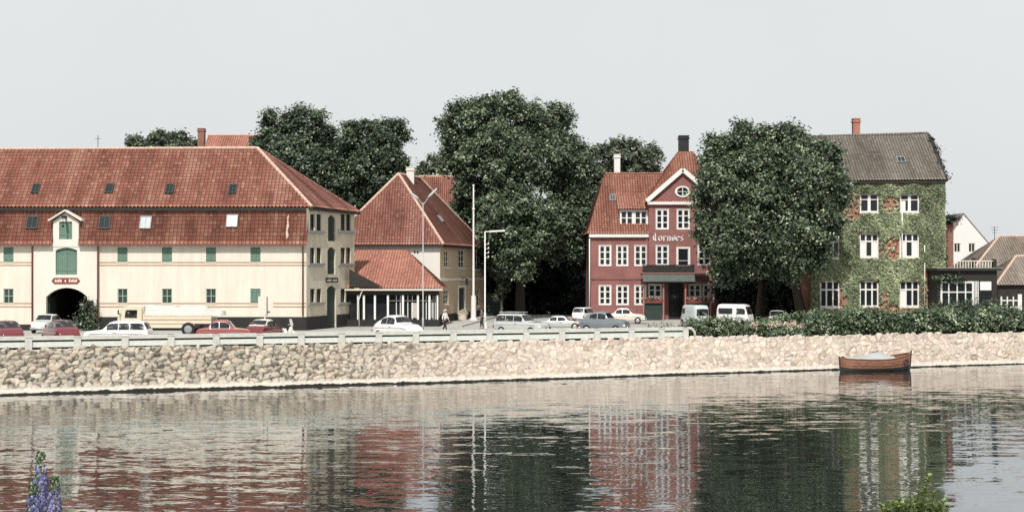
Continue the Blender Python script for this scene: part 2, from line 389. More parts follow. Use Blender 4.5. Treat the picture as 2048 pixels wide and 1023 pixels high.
# ------------------------------------------------------------------ walls, windows, roofs
class Fr:            # a wall's own frame: u along the wall (to the right seen from outside), z up, d outwards
    def __init__(s, a, b_):
        s.a = Vector((a[0],a[1],0)); e = Vector((b_[0]-a[0], b_[1]-a[1], 0)); s.L = e.length; s.e = e.normalized()
        s.n = s.e.cross(Vector((0,0,1)))
    def p(s, u, z, d=0): return s.a + s.e*u + s.n*d + Vector((0,0,z))
    def u(s, px):
        k = (px-CX)/FP; return (k*s.a.y - s.a.x)/(s.e.x - k*s.e.y)
    def z(s, py, px): 
        Y = s.a.y + s.e.y*s.u(px); return az(py, Y)
    def rect(s, x0, x1, y0, y1):    # (u0,u1,z0,z1) of a piece of the wall
        c = (x0+x1)/2; return (s.u(x0), s.u(x1), s.z(y1,c), s.z(y0,c))
def wall(mb, F, u0, u1, z0, z1, holes=(), reveal=0.16, mi=0, d=0.0):
    hs = [h for h in holes if h[1] > u0 and h[0] < u1]
    us = sorted({u0,u1,*[h[0] for h in hs],*[h[1] for h in hs]}); zs = sorted({z0,z1,*[h[2] for h in hs],*[h[3] for h in hs]})
    us = [u for u in us if u0-1e-6 <= u <= u1+1e-6]; zs = [z for z in zs if z0-1e-6 <= z <= z1+1e-6]
    for i in range(len(us)-1):
        for j in range(len(zs)-1):
            cu = (us[i]+us[i+1])/2; cz = (zs[j]+zs[j+1])/2
            if any(h[0] < cu < h[1] and h[2] < cz < h[3] for h in hs): continue
            mb.poly([F.p(us[i],zs[j],d),F.p(us[i+1],zs[j],d),F.p(us[i+1],zs[j+1],d),F.p(us[i],zs[j+1],d)], mi)
    for h in hs:
        a,b_,c,e = h[:4]
        A = [F.p(a,c,d),F.p(b_,c,d),F.p(b_,e,d),F.p(a,e,d)]; B = [F.p(a,c,d-reveal),F.p(b_,c,d-reveal),F.p(b_,e,d-reveal),F.p(a,e,d-reveal)]
        for i in range(4): j = (i+1)%4; mb.poly([A[i],B[i],B[j],A[j]], mi)
    return mb
def arch_fill(mb, F, u0, u1, zt, rise, depth=0.16, mi=0, n=10, d=0.0):   # masonry between a straight lintel line and a segmental arch
    c = (u1-u0)/2; r = (c*c+rise*rise)/(2*rise); zc = zt-r; pts = []
    for i in range(n+1):
        u = u0 + (u1-u0)*i/n; pts.append((u, zc+math.sqrt(max(r*r-(u-u0-c)**2,0))))
    for i in range(n):
        (ua,za),(ub,zb) = pts[i],pts[i+1]
        mb.poly([F.p(ua,za,d),F.p(ub,zb,d),F.p(ub,zt+.002,d),F.p(ua,zt+.002,d)], mi)
        mb.poly([F.p(ua,za,d),F.p(ua,za,d-depth),F.p(ub,zb,d-depth),F.p(ub,zb,d)], mi)
    return pts
def window(parent, F, r, nx=2, nz=3, frame='trim_white', glass='glass', fw=0.07, bw=0.045, d=-0.09, sill=None, casing=0.0, zbar=None, wide=None, name='window'):
    u0,u1,z0,z1 = r; f = MB()
    f.obox(F,u0,u0+fw,z0,z1,d-.05,d+.03); f.obox(F,u1-fw,u1,z0,z1,d-.05,d+.03)
    f.obox(F,u0+fw,u1-fw,z0,z0+fw,d-.05,d+.03); f.obox(F,u0+fw,u1-fw,z1-fw,z1,d-.05,d+.03)
    for i in range(1,nx):
        u = u0+(u1-u0)*i/nx; b2 = (wide or bw) if (nx%2==0 and i==nx//2) else bw
        f.obox(F,u-b2/2,u+b2/2,z0+fw,z1-fw,d-.05,d+.022)
    zz = zbar or [k/nz for k in range(1,nz)]
    for t in zz:
        z = z0+(z1-z0)*t; f.obox(F,u0+fw,u1-fw,z-bw/2,z+bw/2,d-.05,d+.014)
    if casing:
        c = casing
        for a in ((u0-c,u0,z0-c,z1+c),(u1,u1+c,z0-c,z1+c),(u0,u1,z1,z1+c),(u0,u1,z0-c,z0)): f.obox(F,*a,-.02,.035)
    w = f.build(name, frame, parent)
    g = MB(); g.obox(F,u0+fw*.5,u1-fw*.5,z0+fw*.5,z1-fw*.5,d-.045,d-.03); g.build('pane', glass, w)
    if sill:
        q = MB(); q.obox(F,u0-.08,u1+.08,z0-.12,z0-.005,d,.09); q.build('sill', sill, w)
    return w
def shutter(parent, F, r, mat='green_wood', name='shutter', d=-.07, leaves=2, arch=0):
    u0,u1,z0,z1 = r; f = MB(); n = max(2, int((u1-u0)/.16)); 
    for i in range(n):
        a = u0+(u1-u0)*i/n; b_ = u0+(u1-u0)*(i+1)/n
        f.obox(F,a+.006,b_-.006,z0,z1,d-.04,d+(.0 if i%2 else .006))
    for t in (.18,.82): f.obox(F,u0+.02,u1-.02,z0+(z1-z0)*t-.05,z0+(z1-z0)*t+.05,d+.008,d+.03)
    if leaves == 2: f.obox(F,(u0+u1)/2-.02,(u0+u1)/2+.02,z0,z1,d+.008,d+.036)
    return f.build(name, mat, parent)
def tile_roof(name, parent, EL, ER, RR, RL, mat, tw=.32, th=.36, amp=.095, step=.05, sub=7):
    EL,ER,RR,RL = [np.array(tuple(p),float) for p in (EL,ER,RR,RL)]
    U = ER-EL; U /= np.linalg.norm(U); mid = (RR+RL)/2-EL; V = mid-U*(mid@U); vmax = np.linalg.norm(V); V /= vmax
    n = np.cross(U,V); 
    if n[2] < 0: n = -n
    def uvp(p): q = p-EL; return q@U, q@V
    a = [uvp(p) for p in (EL,ER,RR,RL)]
    umin = min(x[0] for x in a); umax = max(x[0] for x in a)
    us = np.arange(math.floor(umin/tw)*tw, umax+tw, tw/sub)
    rows = int(math.ceil(vmax/th)); vs = []; hs = []
    for j in range(rows):
        for t, h in ((0.0,step),(0.985,0.0)):
            v = min((j+t)*th, vmax); vs.append(v); hs.append(h if v < vmax else 0)
    vs.append(vmax); hs.append(0.0)
    vs = np.array(vs); hs = np.array(hs)
    tL = np.clip(vs/vmax,0,1); Lu = a[0][0]+(a[3][0]-a[0][0])*tL; Ru = a[1][0]+(a[2][0]-a[1][0])*tL
    G = np.clip(us[None,:], Lu[:,None], Ru[:,None])
    ph = (us/tw)%1.0; prof = amp*np.interp(ph,[0,.18,.40,.62,.80,.93,1.0],[-.2,.15,.75,1.0,.85,-.1,-.2])
    sag = 0.03*np.sin(us*0.37+1.3)+0.02*np.sin(us*0.91)
    H = prof[None,:]+hs[:,None]+(sag[None,:]*np.sin(np.pi*tL)[:,None])
    Pt = EL[None,None,:]+G[...,None]*U+vs[:,None,None]*V+H[...,None]*n
    nr, nc = G.shape; idx = np.arange(nr*nc).reshape(nr,nc)
    Q = np.stack([idx[:-1,:-1],idx[:-1,1:],idx[1:,1:],idx[1:,:-1]],-1).reshape(-1,4)
    wid = (np.abs(G[:-1,1:]-G[:-1,:-1])+np.abs(G[1:,1:]-G[1:,:-1])).reshape(-1)
    Q = Q[wid > 1e-4]
    uv = np.stack([G+37.3, np.broadcast_to(vs[:,None],G.shape)+.001],-1).reshape(-1,2)
    return npmesh(name, Pt.reshape(-1,3), Q, mat, parent, uv=uv)
def ridge(name, parent, a, b_, r=.14, mat='ridge_pale', lift=.05):
    a = Vector(a); b_ = Vector(b_); n = max(2,int((b_-a).length/.42)); m_ = MB(); l = Vector((0,0,lift))
    for i in range(n):
        p = a.lerp(b_, i/n)+l; q = a.lerp(b_, (i+1)/n)+l
        m_.bar(p, q, r*random.uniform(.92,1.05), 8, r*.82)
    return m_.build(name, mat, parent)
def slab(name, parent, pts, mat, t=.12):
    m_ = MB(); m_.prism(pts, (0,0,-t)); return m_.build(name, mat, parent, fixn=True)
def pipe(parent, pts, r=.05, mat='rust_pipe', name='downpipe'):
    m_ = MB(); m_.path(pts, r, 8); return m_.build(name, mat, parent, smooth=True)
def chimney(parent, c, w, d, h, mat, cap=True, pots=0):
    m_ = MB(); x,y,z = c; m_.box((x-w/2,y-d/2,z),(x+w/2,y+d/2,z+h))
    if cap: m_.box((x-w/2-.07,y-d/2-.07,z+h-.28),(x+w/2+.07,y+d/2+.07,z+h-.12)); m_.box((x-w/2-.04,y-d/2-.04,z+h+.002),(x+w/2+.04,y+d/2+.04,z+h+.09))
    for k in range(pots): m_.bar((x-w/4+k*w/2,y,z+h+.09),(x-w/4+k*w/2,y,z+h+.42),.11,8,.09)
    return m_.build('chimney', mat, parent)
def skylight(parent, EL, ER, RL, u, v, w, h, glass='glass', name='skylight', frame='lead'):
    EL,ER,RL = Vector(EL),Vector(ER),Vector(RL); U = (ER-EL).normalized(); q = RL-EL; V = (q-U*q.dot(U)).normalized(); n = U.cross(V)
    if n.z < 0: n = -n
    def P(a,b_,c): return EL+U*a+V*b_+n*c
    f = MB(); 
    def bx(a0,a1,b0,b1,c0,c1): f.add([P(a0,b0,c0),P(a1,b0,c0),P(a1,b1,c0),P(a0,b1,c0),P(a0,b0,c1),P(a1,b0,c1),P(a1,b1,c1),P(a0,b1,c1)],[[0,3,2,1],[4,5,6,7],[0,1,5,4],[1,2,6,5],[2,3,7,6],[3,0,4,7]])
    bx(u,u+.07,v,v+h,0,.24); bx(u+w-.07,u+w,v,v+h,0,.24); bx(u+.07,u+w-.07,v,v+.07,0,.24); bx(u+.07,u+w-.07,v+h-.07,v+h,0,.24); bx(u+w/2-.02,u+w/2+.02,v+.07,v+h-.07,.06,.23)
    o = f.build(name,frame,parent)
    f = MB(); bx(u+.05,u+w-.05,v+.05,v+h-.05,.08,.205); f.build('pane',glass,o); return o

# ------------------------------------------------------------------ foliage
def leaf_quads(P, nrm, size, tint, jitter=.9, aspect=.6):
    n = len(P); r = RNG.normal(size=(n,3))*jitter + nrm; r /= np.linalg.norm(r,axis=1)[:,None]+1e-9
    a = np.cross(r, RNG.normal(size=(n,3))); a /= np.linalg.norm(a,axis=1)[:,None]+1e-9; b_ = np.cross(r,a)
    L = size[:,None]*a; W = size[:,None]*aspect*b_; bend = r*(size*.12)[:,None]
    V = np.stack([P-L*.5-bend, P+W*.5-L*.08+bend, P+L*.5-bend, P-W*.5-L*.08+bend],1).reshape(-1,3)
    return V, np.arange(4*n).reshape(n,4), tint
def crown(name, parent, lobes, mat, leaf=.38, dens=9.0, spray=9, core=True, spread=.55, tbias=0.0, clumps=0):
    """lobes: (x,y,z,rx,ry,rz). Sprays of leaves over the lobes' shells, sparser inside."""
    Ps=[];Ns=[];Ss=[];Ts=[]
    if clumps:
        big = np.array(lobes,float); sub_ = []
        for (x,y,z,rx,ry,rz) in big:
            n_ = clumps; g = np.arange(n_)+RNG.random()*3
            ph = np.arccos(1-2*(np.arange(n_)+.5)/n_); th = g*2.39996
            for a,b_ in zip(ph,th):
                d = np.array((math.sin(a)*math.cos(b_),math.sin(a)*math.sin(b_),math.cos(a)))+RNG.normal(size=3)*.15; f = .36+.16*RNG.random()
                sub_.append((x+d[0]*rx*.70,y+d[1]*ry*.70,z+d[2]*rz*.70,rx*f,ry*f,rz*f*.9))
        lobes = sub_
    Lb = np.array(lobes,float)
    for (x,y,z,rx,ry,rz) in Lb:
        area = 4*math.pi*((rx*ry)**1.6/3+(rx*rz)**1.6/3+(ry*rz)**1.6/3)**(1/1.6)
        m_ = int(area*dens/spray); 
        d = RNG.normal(size=(m_,3)); d /= np.linalg.norm(d,axis=1)[:,None]
        # uneven surface: low-frequency bumps push the shell in and out
        bumpy = 1+.20*np.sin(d[:,0]*5.1+x)*np.cos(d[:,2]*4.3+z)+.13*np.sin(d[:,1]*7+d[:,2]*6+y)
        rad = (1-.42*RNG.random(m_)**2.2)*bumpy
        c = np.array([x,y,z])+d*np.array([rx,ry,rz])*rad[:,None]
        # drop what lies deep inside another lobe
        keep = np.ones(m_,bool)
        for (X,Y_,Z,RX,RY,RZ) in Lb:
            if (X,Y_,Z)==(x,y,z): continue
            q = ((c[:,0]-X)/RX)**2+((c[:,1]-Y_)/RY)**2+((c[:,2]-Z)/RZ)**2
            keep &= q > .30
        c = c[keep]; d = d[keep]; m_ = len(c)
        st = np.clip(.47+.20*RNG.normal(size=m_)+.17*np.sin(c[:,0]*1.9+c[:,2]*1.3)*np.sin(c[:,2]*2.1-c[:,1]*.9+1),0,1)
        k = spray; cc = np.repeat(c,k,0); off = RNG.normal(size=(m_*k,3))*np.array([spread,spread,spread*.7])*.75
        off[:,2] -= .25*np.abs(off[:,0])
        Ps.append(cc+off); nn_ = np.repeat(d,k,0)*.6+np.array([0,-.2,.7]); Ns.append(nn_)
        Ss.append(leaf*(.6+.8*RNG.random(m_*k))); Ts.append(np.clip(np.repeat(st,k)+.12*RNG.normal(size=m_*k)+tbias,0,1))
    if core:        # inner foliage, larger and sparser leaves that close the crown
        for (x,y,z,rx,ry,rz) in Lb:
            m_ = int(dens*.42*4*math.pi*(rx*ry*rz)**(2/3)); d = RNG.normal(size=(m_,3)); d /= np.linalg.norm(d,axis=1)[:,None]
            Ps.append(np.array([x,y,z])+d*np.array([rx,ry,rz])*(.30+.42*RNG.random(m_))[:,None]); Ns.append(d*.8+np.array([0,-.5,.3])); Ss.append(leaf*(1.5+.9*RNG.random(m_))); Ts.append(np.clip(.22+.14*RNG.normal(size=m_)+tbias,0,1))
    P = np.concatenate(Ps); 
    V,Q,T = leaf_quads(P,np.concatenate(Ns),np.concatenate(Ss),np.concatenate(Ts),jitter=.5)
    return npmesh(name, V, Q, mat, parent, tint=T)
def px_lobes(Y, circles, ratio=.85):      # circles in the photograph become spheres at real distance
    out = []
    for c in circles:
        px,py,r = c[:3]; dy = c[3] if len(c)>3 else 0; yy = Y+dy; s = yy/FP
        p = at(px,py,yy); out.append((p.x,yy,p.z,r*s,max(r*s*ratio,1.0),r*s*(c[4] if len(c)>4 else 1)))
    return out
def tree(name, label, Y, circles, trunk_px, ground_z=0, mat='leaf_chestnut', leaf=.42, dens=9, r=.35, ratio=.85, bark='bark', spray=9, group='tall trees behind the houses', spread=.6, tY=None, tb=0.0, clumps=11):
    tY = tY or Y
    base = Vector((ax(trunk_px,tY),tY,ground_z)); t = thing(name,label,'tree',base,0,group)
    L = px_lobes(Y,circles,ratio); top = max(l[2]+l[5]*.3 for l in L); low = min(l[2]-l[5] for l in L)
    m_ = MB(); ctr = Vector((sum(l[0] for l in L)/len(L), tY, 0)); h = max(low+1.0, top*.35)
    knee = base.lerp(Vector((ctr.x,tY,h)),1.0); knee.x = base.x+(ctr.x-base.x)*.25; knee.z = ground_z+h*.8+.5
    m_.path([base-Vector((0,0,.2)), base+Vector((0,0,.5)), base.lerp(knee,.6), knee],[r*1.5,r*1.1,r*.9,r*.8],9)
    for l in L:
        e = Vector(l[:3]); mid = knee.lerp(e,.5)+Vector((random.uniform(-.4,.4),random.uniform(-.4,.4),.5))
        m_.path([knee-Vector((0,0,.3)),mid,e],[r*.5,r*.28,r*.1],6)
        for q in range(3):
            d = Vector((random.uniform(-1,1),random.uniform(-1,1),random.uniform(-.3,1))).normalized()
            m_.path([mid.lerp(e,.5+.15*q), e+Vector((d.x*l[3],d.y*l[4],d.z*l[5]))*.8],[r*.14,.03],5)
    m_.build('trunk',bark,t,smooth=True)
    crown('crown',t,L,mat,leaf,dens,spray,spread=spread*.62,tbias=tb,clumps=clumps)
    return t
# ================================================================== camera, sun, sky
cam = bpy.data.cameras.new('camera'); co = bpy.data.objects.new('camera', cam); C.objects.link(co)
co.location = (0,0,EYE); co.rotation_euler = (R(90),0,0)
cam.sensor_width = 36; cam.lens = 36*FP/2048; cam.shift_y = (HZ-511.5)/2048; cam.clip_end = 3000; cam.clip_start = .2
bpy.context.scene.camera = co
AZ, EL = R(8), R(50)
sdir = Vector((-math.sin(AZ)*math.cos(EL), -math.cos(AZ)*math.cos(EL), math.sin(EL)))
sl = bpy.data.lights.new('sun','SUN'); sl.energy = 4.8; sl.angle = R(.6); sl.color = (1,.965,.905)
so = bpy.data.objects.new('sun', sl); C.objects.link(so); so.location = sdir*200; so.rotation_euler = sdir.to_track_quat('Z','Y').to_euler()
wd = bpy.data.worlds.new('World'); bpy.context.scene.world = wd; wd.use_nodes = True
nt = wd.node_tree; bg = nt.nodes['Background']; bg.inputs[1].default_value = 0.1
sky = nt.nodes.new('ShaderNodeTexSky'); sky.sky_type = 'NISHITA'; sky.sun_disc = False
sky.sun_elevation = EL; sky.sun_rotation = math.pi+AZ; sky.dust_density = 5; sky.air_density = 1.0; sky.ozone_density = 1.0
hs = nt.nodes.new('ShaderNodeHueSaturation'); hs.inputs['Saturation'].default_value = .35; hs.inputs['Value'].default_value = 1.0; nt.links.new(sky.outputs[0], hs.inputs['Color'])
SKYC = (8.75,9.0,9.02)          # thin even haze over the whole sky
tc = nt.nodes.new('ShaderNodeTexCoord'); cl = noise(nt, tc.outputs['Generated'], 2.2, 5, .6)
hz = mix(nt, cl.outputs[0], tuple(x*.92 for x in SKYC), tuple(x*1.07 for x in SKYC))
nt.links.new(mix(nt, .82, hs.outputs[0], hz), bg.inputs[0])
vs = bpy.context.scene.view_settings; vs.view_transform = 'Standard'; vs.look = 'None'; vs.exposure = 0; vs.gamma = 1; vs.use_curve_mapping = False
cy = bpy.context.scene.cycles; cy.max_bounces = 6; cy.diffuse_bounces = 3; cy.glossy_bounces = 3; cy.transmission_bounces = 3; cy.use_denoising = False
try: cy.denoiser = 'OPENIMAGEDENOISE'; cy.denoising_input_passes = 'RGB_ALBEDO_NORMAL'
except Exception: pass

# ================================================================== the setting: water, quay, street
TOPX = [-120,-31.6,0,13.4,23.8,33,46,140]; TOPY = [58,86.8,97.2,102.0,105.4,108.8,113.2,146]
BOTX = [-120,-29.9,0,13.4,23.8,33,45,140]; BOTY = [44,82.1,93.2,99.2,103.4,107.2,111.6,145]
topY = lambda x: float(np.interp(x,TOPX,TOPY)); botY = lambda x: float(np.interp(x,BOTX,BOTY))
m_ = MB(); m_.poly([(-400,-60,WATER),(400,-60,WATER),(400,170,WATER),(-400,170,WATER)])
tag(m_.build('water','water'), kind='structure')
pts = [(x,topY(x)+.45,0) for x in (-120,-31.6,0,13.4,23.8,33,46,140)]
m_ = MB()
for i in range(len(pts)-1):
    a,b_ = pts[i],pts[i+1]; m_.poly([a,b_,(b_[0],320,0),(a[0],320,0)])
m_.poly([(-900,320,0),(900,320,0),(900,1500,0),(-900,1500,0)]); m_.poly([(-900,58,0),(-120,58.45,0),(-120,320,0),(-900,320,0)]); m_.poly([(140,146.45,0),(900,146,0),(900,320,0),(140,320,0)])
tag(m_.build('street','asphalt'), kind='structure')
# pavement with a kerb in front of the hotel and round the house beside the flagpole
m_ = MB(); m_.box((ax(1170,137),136.2,-.1),(ax(1600,137),141.5,.12)); tag(m_.build('pavement','paving'), kind='structure')
m_ = MB(); Q_ = [(-6.2,124,.12),(-4.4,124,.12),(-1.4,151,.12),(-3.2,151,.12)]; m_.prism(Q_,(0,0,-.2)); tag(m_.build('pavement','paving',fixn=True), kind='structure')
# planted strip behind the quay
m_ = MB(); xs = [13.6,23.8,33,46,60]
m_.add([(x,topY(x)+.5,.05) for x in xs]+[(x,topY(x)+6.0,.05) for x in xs],[[i,i+1,6+i,5+i] for i in range(4)])
tag(m_.build('soil','soil'), kind='structure')
# the near bank the photographer stands on
m_ = MB(); prof = [(-60,3.2),(7.6,3.0),(9.6,2.8),(11.5,1.6),(15.5,-2.9)]
for i in range(4):
    a,b_ = prof[i],prof[i+1]; m_.poly([(-80,a[0],a[1]),(80,a[0],a[1]),(80,b_[0],b_[1]),(-80,b_[0],b_[1])])
tag(m_.build('bank','turf'), kind='structure')

# ------------------------------------------------------------------ stone embankment: real stones set in a sloping wall
def embankment():
    x0,x1,dx = -42.0,52.0,.052; xs = np.arange(x0,x1,dx); nt_ = 92; ts = np.linspace(0,1,nt_)
    tb = np.c_[xs, np.interp(xs,BOTX,BOTY)]; tt = np.c_[xs, np.interp(xs,TOPX,TOPY)]
    S,T = np.meshgrid(xs, ts, indexing='ij')
    z0 = WATER-.35; ext = .35/2.3
    Yb = tb[:,1][:,None]; Yt = tt[:,1][:,None]
    tz = T*(1+ext)-ext
    Yv = Yb+(Yt-Yb)*tz; Zv = WATER*(1-tz)
    slope = np.sqrt((Yt-Yb)**2+2.3**2)*(1+ext)
    s_ = S*1.06; r_ = T*slope
    cs = .47
    ci = np.floor(s_/cs).astype(int); cj = np.floor(r_/cs).astype(int)
    rs = np.random.default_rng(5); H_ = rs.random((4000,40,6))
    f1 = np.full(S.shape,9.); f2 = np.full(S.shape,9.); id1 = np.zeros(S.shape+(6,))
    for a in (-1,0,1):
        for b_ in (-1,0,1):
            h = H_[(ci+a)%4000,(cj+b_)%40]
            qx = (ci+a+.1+.8*h[...,0])*cs; qy = (cj+b_+.1+.8*h[...,1])*cs
            ang = h[...,4]*3.14; st = .75+.5*h[...,5]
            ddx = s_-qx; ddy = r_-qy
            e1 = (ddx*np.cos(ang)+ddy*np.sin(ang))*st; e2 = (-ddx*np.sin(ang)+ddy*np.cos(ang))/st
            d = np.sqrt(e1**2+e2**2)*(.72+.75*h[...,2])
            m_ = d < f1
            f2 = np.where(m_, f1, np.minimum(f2,d)); id1 = np.where(m_[...,None], h, id1); f1 = np.where(m_, d, f1)
    gap = f2-f1
    bulge = np.clip(gap/.11,0,1)**.42
    tilt = (f1*np.cos(id1[...,4]*6.28+np.arctan2(1,1)))*0
    fx = np.sin((s_*5.1+id1[...,0]*9))*(id1[...,1]-.5)+np.sin(r_*6.3+id1[...,2]*9)*(id1[...,5]-.5)
    east = np.clip((S+14)/16,0,1)                # towards the hedge the stones are bedded in mortar
    amp = (.22-.15*east)*(.35+1.0*id1[...,3])
    foot = np.clip((tz-.05)/.12,0,1)             # cement footing along the water
    ff = foot*foot*(3-2*foot); ff = np.where(T>.985,ff*.3,ff)
    rough = .02*np.sin(s_*23+np.sin(r_*17)*2)+.016*np.sin(r_*31+np.cos(s_*13)*2)
    D = (bulge*(amp+.27*fx*(1-.55*east))+rough*(.4+.6*(1-east)))*ff + (1-ff)*(.10+.02*np.sin(s_*9.1+2*np.sin(s_*3.3))*np.sin(s_*5.3+r_*4))
    ny = -2.3/np.sqrt((Yt-Yb)**2+2.3**2); nz = (Yt-Yb)/np.sqrt((Yt-Yb)**2+2.3**2)
    topj = np.clip((T-.90)/.06,0,1)*(.04+.20*east)*bulge*(id1[...,3]-.15)
    V = np.stack([S, Yv+ny*D, Zv+nz*D+topj],-1)
    # colours of the stones themselves
    pal = np.array((1.08,1.05,1.01))*np.array([(.50,.455,.375),(.44,.41,.345),(.56,.505,.42),(.40,.375,.325),(.52,.44,.36),(.34,.315,.27),(.62,.57,.48),(.47,.39,.32),(.20,.18,.155),(.54,.50,.43),(.58,.53,.44)])
    k = (id1[...,2]*len(pal)).astype(int)%len(pal); col = pal[k]
    pale = np.array((.57,.50,.435)); col = col*.80; col = col*(1-.72*east[...,None])+pale*(.72*east[...,None])*(.74+.5*id1[...,1:2])
    spk = np.clip(np.sin(s_*7.3+np.sin(r_*5.1)*2.2)*np.sin(r_*8.7+np.sin(s_*3.9)*2.5)*3-1.9,0,1)*east; col = col*(1-spk[...,None]*.5)+np.array((.30,.17,.10))*spk[...,None]*.5
    j = (np.clip((gap-.02)/.10,0,1)**.8)[...,None]; grout = np.array((.055,.05,.04))*(1-east[...,None])+np.array((.44,.345,.27))*east[...,None]
    col = grout*(1-j)+col*j
    hole = (id1[...,5]>.90)[...,None]*east[...,None]; col = col*(1-.5*hole*(1-j))
    cem = np.array((.58,.53,.46)); col = cem*(1-ff[...,None])+col*ff[...,None]
    wv = np.sin(s_*2.3+3*np.sin(s_*.71))*np.sin(s_*.37+1)+.5*np.sin(s_*11+2*np.sin(s_*4.1)); wet = np.clip((WATER+.05-.02*east+.035*wv*(1-.5*east)-Zv)/.02,0,1)[...,None]; col = col*(1-wet)+np.array((.018,.017,.013))*wet
    nx_,nr = S.shape; V = V.reshape(nx_,nr,3)
    # level coping behind the top row
    cop = V[:,-1:,:].copy(); cop[:,0,1] = Yt[:,0]+.55; cop[:,0,2] = .03
    V = np.concatenate([V,cop],1); col = np.concatenate([col,col[:,-1:]*0+cem*.9],1); nr += 1
    idx = np.arange(nx_*nr).reshape(nx_,nr)
    Q = np.stack([idx[:-1,:-1],idx[1:,:-1],idx[1:,1:],idx[:-1,1:]],-1).reshape(-1,4)
    V2 = V.reshape(-1,3); c2 = col.reshape(-1,3)
    # plain continuation far outside the view
    ex = []; eq = []; o = len(V2)
    for a,b_ in ((-120,x0),(x1,140)):
        n0 = o+len(ex); ex += [(a,botY(a),WATER-.3),(b_,botY(b_),WATER-.3),(b_,topY(b_),.03),(a,topY(a),.03),(b_,topY(b_)+.55,.03),(a,topY(a)+.55,.03)]
        eq += [[n0,n0+1,n0+2,n0+3],[n0+3,n0+2,n0+4,n0+5]]
    V2 = np.concatenate([V2,np.array(ex)]); c2 = np.concatenate([c2,np.tile((.5,.44,.36),(len(ex),1))]); Q = np.concatenate([Q,np.array(eq)])
    return npmesh('stone_embankment', V2, Q, 'stones', None, col=np.clip(c2*ALB,0,1), smooth=True)
tag(embankment(), 'sloping quay wall of rough boulders, whiter and mortared towards the boat', 'quay wall')

# ------------------------------------------------------------------ guard rail of piers, cap rail and boards
gr = thing('guard_rail','long whitewashed rail of square piers and boards on top of the stone quay','railing',(0,topY(0)+.3,0))
px_posts = [-139,-41,57,155,250,342,432,519,602,683,757,831,906,978,1052,1123,1193,1262,1322,1370]
rx = []
for p in px_posts:
    x = 0
    for _ in range(30): x = ax(p, topY(x)+.3)
    rx.append(x)
rp = [Vector((x, topY(x)+.3, 0)) for x in rx]
for i, p in enumerate(rp):
    e = (rp[min(i+1,len(rp)-1)]-rp[max(i-1,0)]).normalized(); F = Fr(p-e*.21, p+e*.21)
    m_ = MB(); m_.obox(F,0,.42,-.12,.80,-.16,.16); m_.obox(F,-.02,.44,.802,.86,-.19,.19)
    m_.build('post','concrete',gr)
for i in range(len(rp)-1):
    a,b_ = rp[i],rp[i+1]; F = Fr(a,b_); L_ = F.L
    m_ = MB(); m_.obox(F,.215,L_-.215,.20,.53,-.03,.06); m_.build('board','panel_paint',gr)
    m_ = MB(); m_.obox(F,.215,L_-.215,.65,.90,-.16,.15); m_.build('cap_rail','concrete',gr)
    m_ = MB(); m_.obox(F,.215,L_-.215,.04,.648,-.14,-.08); m_.build('gap_shade_strip','dark_wood',gr)  # added dark strip behind the boards makes the gaps read as shade
e = (rp[-1]-rp[-2]).normalized(); q = rp[-1]
m_ = MB(); m_.path([q+e*.2+Vector((0,0,.80)), q+e*.5+Vector((0,0,.78)), q+e*.75+Vector((0,0,.55)), q+e*.85+Vector((0,0,.0))],.1,8); m_.build('rail_end','concrete',gr,smooth=True)

